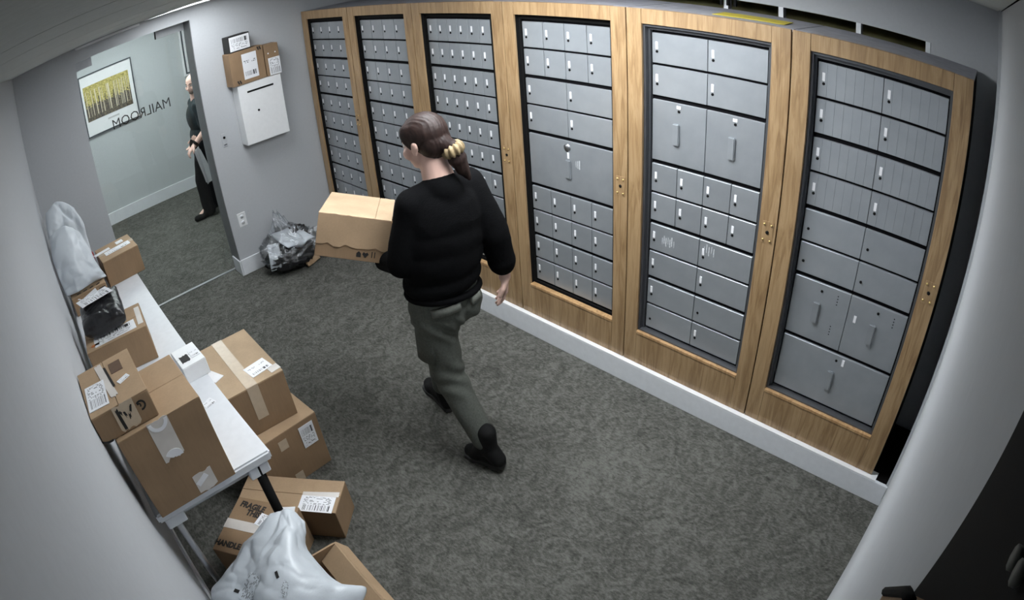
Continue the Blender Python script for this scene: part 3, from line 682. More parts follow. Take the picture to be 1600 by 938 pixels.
# ------------------------------------------------------------------ poly mailers
def cr(p0, p1, p2, p3, t):
    return 0.5*((2*p1)+(-p0+p2)*t+(2*p0-5*p1+4*p2-p3)*t*t+(-p0+3*p1-3*p2+p3)*t**3)
def crv(P, t):
    n = len(P)-1; f = t*n; i = min(int(f), n-1); u = f-i
    return cr(P[max(i-1, 0)], P[i], P[i+1], P[min(i+2, n)], u)
def patch_me(grid, thick, nu=44, nv=36, wr=0.012, seed=0.0, lip=0.04, both=True, crease=1.0):
    """pillow skin: control grid (rows) gives the mid surface, thick the fill; crumpled by ridged noise"""
    G = [[Vector(p) for p in r_] for r_ in grid]
    RC = random.Random(int(seed*100)); CR_ = [(RC.random(), RC.random(), RC.uniform(0, PI), RC.choice((-1, 1, 1))*RC.uniform(0.6, 1.7)*crease, RC.uniform(0.02, 0.09), RC.uniform(0.15, 0.5)) for _ in range(26)]
    mid = [[None]*(nu+1) for _ in range(nv+1)]
    for j in range(nv+1):
        for i in range(nu+1):
            mid[j][i] = crv([crv(r_, i/nu) for r_ in G], j/nv)
    bm = bmesh.new(); T, Bt = [], []
    for j in range(nv+1):
        rt, rb = [], []
        for i in range(nu+1):
            a = mid[j][min(i+1, nu)]-mid[j][max(i-1, 0)]; b = mid[min(j+1, nv)][i]-mid[max(j-1, 0)][i]
            n = a.cross(b)
            n = n.normalized() if n.length > 1e-9 else Vector((0, 0, 1))
            u, v_ = i/nu, j/nv
            eu = min(1, min(u, 1-u)/lip*0.5) ; ev = min(1, min(v_, 1-v_)/lip*0.5)
            prof = math.sqrt(max(0, 1-(2*u-1)**4))*math.sqrt(max(0, 1-(2*v_-1)**4))
            p = mid[j][i]; q = p*4.0+Vector((seed, seed*1.7, seed*0.3))
            rd = (1-abs(noise.noise(q*1.3)))**4*0.9 + (1-abs(noise.noise(q*3.1)))**5*0.5 - 0.5 + noise.noise(q*0.8)*0.8
            dsp = rd*wr*(0.35+0.65*prof)
            for (cu, cv, cd, am, wd_, ln) in CR_:
                du, dv = u-cu, v_-cv; a_ = du*math.cos(cd)+dv*math.sin(cd); e_ = -du*math.sin(cd)+dv*math.cos(cd)+0.05*noise.noise(Vector((a_*6, cu*9, seed)))
                dsp += am*wr*math.exp(-abs(e_)/wd_)*math.exp(-(a_/ln)**2)*min(1, prof*2.5)
            jit = Vector((noise.noise(q*2.2+Vector((7, 0, 0))), noise.noise(q*2.2+Vector((0, 9, 0))), noise.noise(q*2.2+Vector((0, 0, 5)))))*wr*0.6
            rt.append(bm.verts.new(p+n*(thick/2*prof*eu**.3*ev**.3+dsp+0.0006)+jit if 0 < i < nu and 0 < j < nv else p+jit))
            rb.append(rt[-1] if (i in (0, nu) or j in (0, nv)) else bm.verts.new(p-n*(thick/2*prof-dsp*0.5+0.0006)+jit))
        T.append(rt); Bt.append(rb)
    for j in range(nv):
        for i in range(nu):
            bm.faces.new((T[j][i], T[j][i+1], T[j+1][i+1], T[j+1][i]))
            f_ = (Bt[j][i], Bt[j+1][i], Bt[j+1][i+1], Bt[j][i+1])
            try: bm.faces.new(f_)
            except ValueError: pass
    bmesh.ops.recalc_face_normals(bm, faces=bm.faces[:])
    return me_from(bm, 'mailer', True)
def quad_grid(a, b, c, d, nr=3, nc=3):
    """a top-left, b top-right, c bottom-right, d bottom-left"""
    a, b, c, d = map(Vector, (a, b, c, d))
    return [[(a.lerp(b, i/(nc-1))).lerp(d.lerp(c, i/(nc-1)), j/(nr-1)) for i in range(nc)] for j in range(nr)]
# L: the big white mailer in the foreground
Lg = [[(-2.114, 1.026, 0.45), (-2.062, 0.993, 0.48), (-2.016, 0.962, 0.5), (-1.999, 0.928, 0.47)], [(-2.189, 1.019, 0.42), (-2.121, 0.915, 0.48), (-2.057, 0.87, 0.5), (-2.015, 0.875, 0.44)], [(-2.29, 1.002, 0.38), (-2.2, 0.865, 0.46), (-2.119, 0.785, 0.5), (-2.044, 0.824, 0.41)], [(-2.411, 0.992, 0.34), (-2.289, 0.817, 0.43), (-2.173, 0.693, 0.49), (-2.028, 0.631, 0.37)], [(-2.487, 0.982, 0.31), (-2.377, 0.79, 0.38), (-2.23, 0.625, 0.46), (-1.964, 0.57, 0.34)], [(-2.512, 0.897, 0.29), (-2.412, 0.723, 0.33), (-2.271, 0.549, 0.38), (-2.051, 0.533, 0.31)]]
lm = thing('white_poly_mailer', 'largest white poly mailer, slumped over the floor boxes by the table leg', 'mailer', (-2.2, 0.8, 0.25))
def loc_grid(g, o): return [[Vector(p)-o.location for p in r_] for r_ in g]
link('pouch', patch_me(loc_grid(Lg, lm), 0.05, 64, 70, 0.016, 1.3), M_mail_w, lm)
def mark(parent, world, me, mat, name, nrm=(0, 0, 1), ang=0.0, label=None):
    n = Vector(nrm).normalized(); u = Vector((math.cos(ang), math.sin(ang), 0)); u = (u-n*u.dot(n)).normalized(); v_ = n.cross(u)
    P = Vector(world)-parent.location
    o = link(name, me, mat, parent); o.matrix_local = Matrix(((u.x, v_.x, n.x, P.x), (u.y, v_.y, n.y, P.y), (u.z, v_.z, n.z, P.z), (0, 0, 0, 1))); return o

from mathutils.bvhtree import BVHTree
def lay(parent, pouch, x, y, me, mat, name, ang, off=0.002):
    bvh = BVHTree.FromPolygons([v_.co for v_ in pouch.data.vertices], [p.vertices for p in pouch.data.polygons])
    m2_ = me.copy(); c_, s_ = math.cos(ang), math.sin(ang); bm = bmesh.new(); bm.from_mesh(m2_)
    bmesh.ops.subdivide_edges(bm, edges=bm.edges[:], cuts=6, use_grid_fill=True)
    for v_ in bm.verts:
        px, py = x+v_.co.x*c_-v_.co.y*s_-parent.location.x, y+v_.co.x*s_+v_.co.y*c_-parent.location.y
        h_ = bvh.ray_cast(V_((px, py, 2)), V_((0, 0, -1)))
        z_ = (h_[0].z if h_[0] is not None else 0)+off+v_.co.z
        v_.co = (px, py, z_)
    m2_.clear_geometry(); bm.to_mesh(m2_); bm.free()
    return link(name, m2_, mat, parent)
V_ = Vector
lay(lm, lm.children[0], -2.33, 0.80, box_me((-0.055, -0.04, 0), (0.055, 0.04, 0.0008)), M_printp, 'printed_text', 0.35)
lay(lm, lm.children[0], -2.385, 0.85, box_me((-0.008, -0.014, 0), (0.008, 0.014, 0.0008)), M_ink, 'printed_mark', 0.5)
lay(lm, lm.children[0], -2.215, 0.715, box_me((-0.006, -0.014, 0), (0.006, 0.014, 0.0008)), M_ink, 'printed_mark', -0.3)
lay(lm, lm.children[0], -2.225, 0.655, box_me((-0.03, -0.012, 0), (0.03, 0.012, 0.0008)), M_printp, 'printed_text', 0.6)
# N: black mailer on box C
nb = thing('black_poly_mailer', 'shiny black poly mailer with a white label, lying on a table box', 'mailer', (-2.30, 2.28, TT+dC[2]))
zN = TT+dC[2]+0.070
link('pouch', patch_me(loc_grid(quad_grid((-2.435, 2.42, zN), (-2.175, 2.47, zN+0.01), (-2.20, 2.13, zN-0.006), (-2.45, 2.15, zN-0.006), 3, 4), nb), 0.115, 40, 40, 0.010, 5.1, lip=0.02), M_mail_k, nb)
mark(nb, (-2.325, 2.36, zN+0.066), torn(0.20, 0.15, 41, 6, 0.002), M_print1, 'shipping_label', (0.02, 0.12, 1), 0.2)
# M1, M2: two white mailers leaning at the left wall
m2 = thing('white_poly_mailer', 'crumpled white poly mailer leaning on the wall, resting on the printed box', 'mailer', (-2.38, 3.1, TT))
z0 = TT+dD[2]
link('pouch', patch_me(loc_grid([[(-2.49, 3.27, 1.22), (-2.39, 3.28, 1.24), (-2.27, 3.24, 1.17)], [(-2.505, 3.15, 1.10), (-2.38, 3.12, 1.13), (-2.235, 3.14, 1.06)], [(-2.51, 3.07, 0.97), (-2.38, 3.05, 1.0), (-2.205, 3.08, 0.93)], [(-2.50, 3.06, z0+0.02), (-2.38, 3.04, z0+0.02), (-2.19, 3.07, z0+0.0)]], m2), 0.07, 44, 44, 0.016, 9.7), M_mail_w, m2)
m1 = thing('white_poly_mailer', 'tallest white poly mailer standing against the wall corner at the far table end', 'mailer', (-2.36, 3.4, TT))
link('pouch', patch_me(loc_grid([[(-2.47, 3.46, 1.34), (-2.37, 3.49, 1.37), (-2.25, 3.46, 1.28)], [(-2.495, 3.40, 1.20), (-2.36, 3.40, 1.24), (-2.215, 3.40, 1.15)], [(-2.50, 3.36, 1.02), (-2.35, 3.36, 1.05), (-2.225, 3.37, 0.98)], [(-2.49, 3.35, 0.76), (-2.35, 3.34, 0.76), (-2.24, 3.36, 0.76)]], m1), 0.08, 44, 44, 0.018, 14.2), M_mail_w, m1)

# ------------------------------------------------------------------ trash bag and what is in it
def crumple_ball(name, c, r, mat, seed, label, cat, wr=0.12, ang=0.0, nseg=28):
    bm = bmesh.new(); bmesh.ops.create_icosphere(bm, subdivisions=4, radius=1.0)
    for v_ in bm.verts:
        q = v_.co*1.6+Vector((seed, 0, seed)); k = 1+wr*((1-abs(noise.noise(q*1.4)))**3*1.4+(1-abs(noise.noise(q*3)))**4*0.5-0.8)
        v_.co = Vector((v_.co.x*r[0], v_.co.y*r[1], v_.co.z*r[2]))*k
    me = me_from(bm, name, True); o = link(name, me, mat, None, c, (0, 0, ang)); return tag(o, label, cat) if label else o
tb = thing('trash_bag', 'clear plastic trash bag of discarded mailers in the far corner', 'bag', (-0.615, 3.755, 0))
bm = bmesh.new(); bmesh.ops.create_icosphere(bm, subdivisions=5, radius=1.0)
for v_ in bm.verts:
    q = v_.co*1.7+Vector((3.3, 1, 2)); z_ = v_.co.z
    k = 1+0.16*((1-abs(noise.noise(q*1.3)))**3*1.4+(1-abs(noise.noise(q*3)))**4*0.6-0.8)
    x, y, z = v_.co.x*0.245*k, v_.co.y*0.20*k, (v_.co.z*0.5+0.5)*0.31*k
    if z_ > 0.55:
        f_ = (z_-0.55)/0.45; x = x*(1-0.55*f_)-0.05*f_; y *= 1-0.5*f_; z += 0.17*f_**2*(1+0.5*noise.noise(q*4))
    v_.co = (max(-0.26, x), min(y, 0.208), max(0.003, z))
link('film', me_from(bm, 'film', True), M_bag, tb)
crumple_ball('black_mailer', (-0.63, 3.735, 0.105), (0.205, 0.165, 0.10), M_mail_k, 2.0, 'crumpled black mailer filling the bottom of the clear trash bag', 'mailer', 0.2)
crumple_ball('black_mailer', (-0.515, 3.80, 0.215), (0.105, 0.085, 0.09), M_mail_k, 6.0, 'crumpled black mailer at the upper right inside the trash bag', 'mailer', 0.25)
mm = patch_me(quad_grid((-0.14, 0.10, 0.07), (0.10, 0.13, 0.05), (0.17, -0.10, -0.02), (-0.10, -0.13, 0.0), 3, 3), 0.03, 28, 28, 0.016, 3.0)
tag(link('white_mailer', mm, M_mail_w, None, (-0.60, 3.715, 0.245)), 'flat white mailer on top inside the clear trash bag', 'mailer')
mm = patch_me(quad_grid((-0.05, 0.05, 0.10), (0.05, 0.05, 0.10), (0.06, -0.03, -0.09), (-0.05, -0.03, -0.10), 3, 3), 0.03, 20, 20, 0.014, 8.0)
tag(link('white_mailer', mm, M_mail_w, None, (-0.79, 3.68, 0.17), (0, 0, -0.5)), 'crumpled white mailer at the left side inside the trash bag', 'mailer')
mm = patch_me(quad_grid((-0.07, 0.05, 0.06), (0.07, 0.05, 0.07), (0.08, -0.04, -0.06), (-0.08, -0.04, -0.06), 3, 3), 0.012, 16, 16, 0.010, 4.0)
tag(link('kraft_paper', mm, M_card, None, (-0.50, 3.645, 0.075), (0, 0, 0.35)), 'crumpled brown kraft paper at the right of the trash bag', 'paper')

# ------------------------------------------------------------------ figures
def cap_bm(bm, p0, p1, r0, r1, seg=16):
    p0, p1 = Vector(p0), Vector(p1); d = p1-p0; L = d.length
    d = d/L if L > 1e-9 else Vector((0, 0, 1)); up = Vector((0, 0, 1)) if abs(d.z) < 0.9 else Vector((1, 0, 0))
    u = d.cross(up).normalized(); w_ = d.cross(u); rings = []
    st = [(p0, r0, -math.cos(a), math.sin(a)) for a in [PI/2*k/5 for k in range(1, 6)]] + [(p1, r1, math.sin(a), math.cos(a)) for a in [PI/2*k/5 for k in range(0, 5)]]
    for c, r_, ax, ra in st: rings.append([bm.verts.new(c+d*(ax*r_)+(u*math.cos(t_)+w_*math.sin(t_))*(ra*r_)) for t_ in [2*PI*k/seg for k in range(seg)]])
    for a, b in zip(rings, rings[1:]):
        for k in range(seg): bm.faces.new((a[k], a[(k+1) % seg], b[(k+1) % seg], b[k]))
    s0 = bm.verts.new(p0-d*r0); s1 = bm.verts.new(p1+d*r1)
    for k in range(seg): bm.faces.new((s0, rings[0][(k+1) % seg], rings[0][k])); bm.faces.new((s1, rings[-1][k], rings[-1][(k+1) % seg]))
def ell_bm(bm, c, r, rot=None):
    M = Matrix.Translation(Vector(c)) @ (rot.to_4x4() if rot is not None else Matrix.Identity(4)) @ Matrix.Diagonal((*r, 1))
    bmesh.ops.create_uvsphere(bm, u_segments=24, v_segments=16, radius=1.0, matrix=M)
def blob(name, prims, voxel, smooth, mat, parent, disp=0.0, dsc=6.0, seed=0.0, cut=None, fold=None):
    """union of tapered limbs and ellipsoids fused by voxel remesh into one continuous skin"""
    bm = bmesh.new()
    for p in prims:
        if p[0] == 'c': cap_bm(bm, *p[1:])
        else: ell_bm(bm, *p[1:])
    bmesh.ops.recalc_face_normals(bm, faces=bm.faces[:])
    me = me_from(bm, name); o = bpy.data.objects.new(name, me); COL.objects.link(o)
    m_ = o.modifiers.new('r', 'REMESH'); m_.mode = 'VOXEL'; m_.voxel_size = voxel; m_.use_smooth_shade = True
    if smooth: q = o.modifiers.new('s', 'SMOOTH'); q.factor = 0.5; q.iterations = smooth
    bpy.context.view_layer.update()
    me2 = bpy.data.meshes.new_from_object(o.evaluated_get(bpy.context.evaluated_depsgraph_get()))
    bpy.data.objects.remove(o); bpy.data.meshes.remove(me)
    if cut is not None or disp or fold is not None:
        bm = bmesh.new(); bm.from_mesh(me2); bm.normal_update()
        if cut is not None: bmesh.ops.bisect_plane(bm, geom=bm.verts[:]+bm.edges[:]+bm.faces[:], plane_co=cut[0], plane_no=cut[1], clear_outer=True)
        bm.normal_update()
        if disp or fold:
            mv = []
            for v_ in bm.verts:
                a = 0.0
                if disp: a += disp*noise.noise(v_.co*dsc+Vector((seed, 0, 0)))
                if fold: a += fold(v_.co)
                mv.append((v_, v_.normal*a))
            for v_, d in mv: v_.co += d
        bm.to_mesh(me2); bm.free()
    for p in me2.polygons: p.use_smooth = True
    me2.transform(Matrix.Translation(-parent.location)); me2.materials.clear()
    return link(name, me2, mat, parent)
def hand_prims(wr, dirv, palmn, thumb_side, curl=0.6, size=1.0, spread=0.16):
    """palm and five bent fingers of their own lengths"""
    d = Vector(dirv).normalized(); n = Vector(palmn); n = (n-d*n.dot(d)).normalized(); s_ = d.cross(n)*thumb_side; wr = Vector(wr)
    P = [('c', wr, wr+d*0.03*size, 0.024*size, 0.025*size)]
    for k in range(4):
        o_ = (k-1.5)*0.0185*size
        P.append(('c', wr+d*0.02*size+s_*(-o_*0.6), wr+d*0.085*size-s_*o_, 0.0155*size, 0.0115*size))
        L = (0.074, 0.082, 0.076, 0.06)[k]*size; b = wr+d*0.085*size-s_*o_; dd = (d-s_*o_*spread*10).normalized(); r_ = 0.0092*size
        for j, f_ in enumerate((0.45, 0.32, 0.23)):
            a = curl*(0.5+0.6*j); e = b+(dd*math.cos(a)+n*math.sin(a))*L*f_; P.append(('c', b, e, r_, r_*0.92)); b = e; r_ *= 0.92
    b = wr+d*0.025*size+s_*0.022*size; e = b+(d*0.65+s_*0.62+n*0.3).normalized()*0.042*size; P.append(('c', b, e, 0.014*size, 0.0115*size))
    P.append(('c', e, e+(d*0.9+s_*0.2+n*0.4).normalized()*0.032*size, 0.0112*size, 0.0095*size))
    return P
def head_prims(c, f, s_=1.0, tilt=0.0):
    """c centre of the head, f facing direction"""
    f = Vector(f).normalized(); up0 = Vector((0, 0, 1)); l = up0.cross(f).normalized(); up = f.cross(l).normalized()
    R_ = Matrix((l, f, up)).transposed(); c = Vector(c)
    def P(x, y, z): return c+l*(x*s_)+f*(y*s_)+up*(z*s_)
    pr = [('e', P(0, -0.008, 0.028), (0.073*s_, 0.092*s_, 0.083*s_), R_), ('e', P(0, 0.018, -0.035), (0.060*s_, 0.066*s_, 0.074*s_), R_),
          ('e', P(0, 0.050, -0.082), (0.030*s_, 0.026*s_, 0.022*s_), R_), ('c', P(0, 0.086, 0.000), P(0, 0.104, -0.030), 0.0085*s_, 0.0135*s_),
          ('e', P(0.012, 0.094, -0.033), (0.009*s_, 0.010*s_, 0.008*s_), R_), ('e', P(-0.012, 0.094, -0.033), (0.009*s_, 0.010*s_, 0.008*s_), R_),
          ('c', P(-0.026, 0.076, 0.016), P(0.026, 0.076, 0.016), 0.012*s_, 0.012*s_),
          ('e', P(0.041, 0.050, -0.028), (0.026*s_, 0.030*s_, 0.028*s_), R_), ('e', P(-0.041, 0.050, -0.028), (0.026*s_, 0.030*s_, 0.028*s_), R_),
          ('c', P(-0.016, 0.080, -0.058), P(0.016, 0.080, -0.058), 0.0085*s_, 0.0085*s_)]
    for sx in (-1, 1):
        pr += [('e', P(sx*0.076, -0.008, -0.005), (0.008*s_, 0.016*s_, 0.029*s_), R_), ('e', P(sx*0.081, -0.016, 0.006), (0.006*s_, 0.016*s_, 0.020*s_), R_)]
    return pr, P, R_, l, up
def face_parts(root, P, R_, s_, brow, bw=1.0):
    for sx in (-1, 1):
        bm = bmesh.new(); ell_bm(bm, P(sx*0.030, 0.0745, 0.002)-root.location, (0.0115*s_, 0.010*s_, 0.0085*s_), R_)
        e = link('eye', me_from(bm, 'eye', True), M_eye, root)
        bm = bmesh.new(); ell_bm(bm, P(sx*0.030, 0.0825, 0.002)-root.location, (0.005*s_, 0.0035*s_, 0.005*s_), R_); link('iris', me_from(bm, 'iris', True), M_iris, e)
        link('eyebrow', tube_me([P(sx*0.012, 0.089, 0.022)-root.location, P(sx*0.030, 0.087, 0.027)-root.location, P(sx*0.046, 0.074, 0.021)-root.location], [0.003*s_*bw, 0.0042*s_*bw, 0.002*s_*bw], 8), brow, root)
    link('mouth', tube_me([P(-0.022, 0.079, -0.058)-root.location, P(0, 0.0885, -0.057)-root.location, P(0.022, 0.079, -0.058)-root.location], [0.002*s_, 0.0048*s_, 0.002*s_], 8), M_lip, root)

# ---- the woman carrying a box
V = Vector
wo = thing('person', 'woman in black sweater and grey green trousers walking with a cardboard box', 'person', (-0.93, 1.2, 0))
hc = V((-0.940, 1.215, 1.552)); hf = V((-0.26, 0.95, -0.16))
hp, HP, HR, hl, hu = head_prims(hc, hf, 1.0)
Lsh, Lel, Lwr = V((-1.055, 1.19, 1.325)), V((-1.130, 1.215, 1.095)), V((-1.095, 1.43, 1.018))
Rsh, Rel, Rwr = V((-0.780, 1.17, 1.335)), V((-0.732, 1.09, 1.11)), V((-0.688, 1.085, 0.900))
Lhip, Lkn, Lan = V((-1.030, 1.20, 0.84)), V((-1.018, 1.165, 0.485)), V((-1.005, 0.955, 0.125))
Rhip, Rkn, Ran = V((-0.870, 1.21, 0.84)), V((-0.862, 1.435, 0.485)), V((-0.862, 1.46, 0.105))
Ltoe, Lheel = V((-1.020, 1.075, 0.030)), V((-0.995, 0.905, 0.050))
Rtoe, Rheel = V((-0.822, 1.645, 0.030)), V((-0.868, 1.430, 0.035))
neck0, neck1 = V((-0.925, 1.160, 1.375)), V((-0.932, 1.185, 1.50))
body = hp + [('c', neck0, neck1, 0.070, 0.055), ('e', (-0.925, 1.18, 1.22), (0.155, 0.105, 0.18)), ('e', (-0.945, 1.19, 1.02), (0.135, 0.10, 0.15)), ('e', (-0.95, 1.20, 0.88), (0.155, 0.115, 0.11)),
        ('c', Lsh, Rsh, 0.052, 0.052), ('c', Lsh, Lel, 0.05, 0.042), ('c', Lel, Lwr, 0.04, 0.026), ('c', Rsh, Rel, 0.05, 0.042), ('c', Rel, Rwr, 0.04, 0.026),
        ('c', Lhip, Lkn, 0.082, 0.055), ('c', Lkn, Lan, 0.052, 0.036), ('c', Rhip, Rkn, 0.082, 0.055), ('c', Rkn, Ran, 0.052, 0.036),
        ('c', Lan, Lheel.lerp(Ltoe, 0.7)+V((0, 0, 0.01)), 0.030, 0.020), ('c', Ran, Rheel.lerp(Rtoe, 0.7)+V((0, 0, 0.01)), 0.030, 0.020), ('c', V((-0.925, 1.165, 1.36)), Lsh, 0.06, 0.045), ('c', V((-0.925, 1.165, 1.36)), Rsh, 0.06, 0.045)]
body += hand_prims(Rwr, (0.05, 0.16, -1.0), (-0.75, 0.55, 0.1), -1, 0.5, 1.08, 0.22)
body += hand_prims(Lwr, (0.10, 0.95, -0.10), (0.2, 0.1, 1.0), 1, 0.25)
blob('body', body, 0.0052, 3, M_skin, wo)
face_parts(wo, HP, HR, 1.0, M_hair, 0.6)
def sfold(p):
    return 0.006*noise.noise(V((p.x*5, p.y*5, p.z*7)))+0.003*(1-abs(noise.noise(V((p.x*7+3, p.y*7, p.z*12)))))**3
sweat = [('e', (-0.925, 1.175, 1.225), (0.188, 0.132, 0.185)), ('e', (-0.945, 1.185, 1.07), (0.192, 0.148, 0.165)), ('e', (-0.955, 1.19, 0.965), (0.187, 0.145, 0.082)), ('e', (-0.935, 1.178, 1.145), (0.189, 0.141, 0.17)),
         ('c', Lsh+V((0.01, 0, 0)), Rsh-V((0.01, 0, 0)), 0.067, 0.067), ('c', Lsh, Lel, 0.068, 0.064), ('c', Lel, Lel.lerp(Lwr, 0.9), 0.060, 0.044),
         ('c', Rsh, Rel, 0.070, 0.066), ('c', Rel, Rel.lerp(Rwr, 0.78), 0.066, 0.054), ('e', Rel.lerp(Rwr, 0.70), (0.060, 0.060, 0.055)),
         ('c', V((-0.925, 1.160, 1.35)), Lsh, 0.072, 0.066), ('c', V((-0.925, 1.160, 1.35)), Rsh, 0.072, 0.066),
         ('c', V((-0.93, 1.15, 1.36)), V((-0.93, 1.18, 1.20)), 0.085, 0.13)]
sw_o = blob('sweater', sweat, 0.008, 6, M_sweater, wo, fold=sfold)
link('hem_band', tube_me([V((-0.955+0.170*math.cos(a), 1.19+0.130*math.sin(a), 0.905-0.02*math.cos(a)))-wo.location for a in [2*PI*k/28 for k in range(29)]], 0.016, 10, caps=False), M_sweater, sw_o)
link('cuff', tube_me([Rel.lerp(Rwr, 0.84)-wo.location, Rel.lerp(Rwr, 0.97)-wo.location], [0.048, 0.038], 16), M_sweater, sw_o)
link('cuff', tube_me([Lel.lerp(Lwr, 0.85)-wo.location, Lel.lerp(Lwr, 0.98)-wo.location], [0.041, 0.035], 16), M_sweater, sw_o)
def pfold(p):
    k = math.exp(-((p.z-0.50)/0.13)**2); b = math.exp(-((p.z-0.76)/0.07)**2)
    return 0.005*noise.noise(p*7)+(0.0045*k+0.005*b)*math.sin(p.z*62+p.x*70+6*noise.noise(p*5))
pants = [('e', (-0.95, 1.20, 0.89), (0.170, 0.132, 0.115)), ('e', (-0.985, 1.150, 0.82), (0.095, 0.09, 0.10)), ('e', (-0.895, 1.150, 0.83), (0.095, 0.088, 0.10)),
         ('c', Lhip, Lkn, 0.102, 0.078), ('c', Lkn, Lkn.lerp(Lan, 0.88), 0.076, 0.058), ('c', Rhip, Rkn, 0.102, 0.076), ('c', Rkn, Rkn.lerp(Ran, 0.86), 0.074, 0.056)]
pa = blob('trousers', pants, 0.008, 4, M_pants, wo, fold=pfold)
def boot(an, heel, toe, up=0.10):
    an, heel, toe = V(an), V(heel), V(toe); d = (toe-heel).normalized(); R_ = Matrix((V((0, 0, 1)).cross(d).normalized(), d, d.cross(V((0, 0, 1)).cross(d).normalized()) * -1)).transposed()
    m_ = heel.lerp(toe, 0.5)
    b = blob('boot', [('c', an+V((0, 0, up)), an, 0.047, 0.045), ('c', an, heel+V((0, 0, 0.018)), 0.046, 0.040), ('c', an, heel.lerp(toe, 0.7)+V((0, 0, 0.025)), 0.044, 0.036),
                      ('c', heel+V((0, 0, 0.01)), toe+V((0, 0, 0.008)), 0.038, 0.036), ('e', heel.lerp(toe, 0.78)+V((0, 0, 0.008)), (0.046, 0.065, 0.034))], 0.006, 3, M_boot, wo)
    s_ = [(-0.034, -0.5), (-0.030, -0.62), (0, -0.67), (0.030, -0.62), (0.034, -0.5), (0.036, 0), (0.048, 0.35), (0.040, 0.60), (0, 0.70), (-0.040, 0.60), (-0.048, 0.35), (-0.036, 0)]
    L = (toe-heel).length; me = poly_me([(x, y*L) for x, y in s_], 0.022)
    o = link('sole', me, M_sole, b); x_ = d.cross(V((0, 0, 1))).normalized(); z_ = x_.cross(d); P_ = m_-z_*0.036-wo.location
    if min((P_+x_*x+d*(y*L)).z for x, y in s_) < 0.0: P_.z += 0.001-min((P_+x_*x+d*(y*L)).z for x, y in s_)
    o.matrix_local = Matrix(((x_.x, d.x, z_.x, P_.x), (x_.y, d.y, z_.y, P_.y), (x_.z, d.z, z_.z, P_.z), (0, 0, 0, 1)))
boot(Lan, Lheel, Ltoe); boot(Ran, Rheel, Rtoe)
# pocket flap on the seat and a cargo pocket on the outer thigh
def curved_flap(c, n, u, su, sv, t=0.008):
    n = V(n).normalized(); u = V(u); u = (u-n*u.dot(n)).normalized(); v_ = n.cross(u); bm = bmesh.new(); N = 10
    T, Bk = [], []
    for j in range(3):
        a, b = [], []
        for i in range(N+1):
            x = (i/N-0.5)*su; y = (j/2-0.5)*sv; bend = -(x*x)/(2*0.13)
            p = V(c)+u*x+v_*y+n*bend-wo.location; a.append(bm.verts.new(p+n*t)); b.append(bm.verts.new(p-n*t))
        T.append(a); Bk.append(b)
    for j in range(2):
        for i in range(N): bm.faces.new((T[j][i], T[j][i+1], T[j+1][i+1], T[j+1][i])); bm.faces.new((Bk[j][i], Bk[j+1][i], Bk[j+1][i+1], Bk[j][i+1]))
    for i in range(N): bm.faces.new((T[0][i], Bk[0][i], Bk[0][i+1], T[0][i+1])); bm.faces.new((T[2][i], T[2][i+1], Bk[2][i+1], Bk[2][i]))
    for j in range(2): bm.faces.new((T[j][0], T[j+1][0], Bk[j+1][0], Bk[j][0])); bm.faces.new((T[j][N], Bk[j][N], Bk[j+1][N], T[j+1][N]))
    bmesh.ops.recalc_face_normals(bm, faces=bm.faces[:]); return me_from(bm, 'flap', True)
link('pocket_flap', curved_flap((-1.040, 1.073, 0.872), (-0.55, -1, 0.15), (1, -0.55, 0.12), 0.13, 0.036), M_pantsd, pa)
link('pocket_flap', curved_flap((-0.885, 1.063, 0.868), (0.15, -1, 0.15), (1, 0.1, 0.1), 0.06, 0.034), M_pantsd, pa)
link('cargo_pocket', curved_flap((-1.113, 1.185, 0.67), (-1, -0.1, 0.05), (0, 1, 0), 0.11, 0.15, 0.005), M_pants, pa)
# hair: cap, low ponytail, scrunchie
hairp = [('e', HP(0, -0.018, 0.038), (0.083, 0.098, 0.088), HR), ('e', HP(0, -0.052, 0.000), (0.074, 0.064, 0.070), HR),
         ('e', HP(0.038, 0.014, 0.050), (0.044, 0.060, 0.052), HR), ('e', HP(-0.038, 0.014, 0.050), (0.044, 0.060, 0.052), HR), ('e', HP(0, 0.006, 0.062), (0.06, 0.075, 0.054), HR),
         ('c', HP(0.066, 0.035, 0.03), HP(0.070, 0.012, 0.0), 0.012, 0.008), ('c', HP(-0.066, 0.035, 0.03), HP(-0.070, 0.012, 0.0), 0.012, 0.008)]
tie = HP(-0.012, -0.118, -0.030); pd = (V((0.26, -0.22, -0.94))).normalized()
hairp += [('c', HP(0, -0.09, -0.012), tie, 0.045, 0.030), ('c', tie, tie+pd*0.055, 0.026, 0.038), ('c', tie+pd*0.055, tie+pd*0.10, 0.036, 0.028), ('c', tie+pd*0.10, tie+pd*0.145+V((0.01, 0, -0.005)), 0.028, 0.010)]
def hgroove(p):
    q = HR.transposed() @ (p-hc); return 0.0007*math.sin(q.x*420+9*noise.noise(q*14))+0.0016*noise.noise(q*30)
hcut = (HP(0, 0.060, 0.050), HR @ V((0, 0.8, -0.6)))
ha = blob('hair', hairp, 0.0045, 3, M_hair, wo, fold=hgroove, cut=hcut)
bm = bmesh.new(); N, Mn = 110, 12; ax = pd; u_ = ax.cross(V((0, 0, 1))).normalized(); w_ = ax.cross(u_); ring = []
for i in range(N):
    a = 2*PI*i/N; R0 = 0.029+0.0018*math.sin(11*a); rr = 0.0165+0.0022*math.sin(11*a+1)
    c = tie+pd*0.012+(u_*math.cos(a)+w_*math.sin(a))*R0
    ring.append([bm.verts.new(c+((u_*math.cos(a)+w_*math.sin(a))*math.cos(b)+ax*math.sin(b)*1.45)*rr-wo.location) for b in [2*PI*k/Mn for k in range(Mn)]])
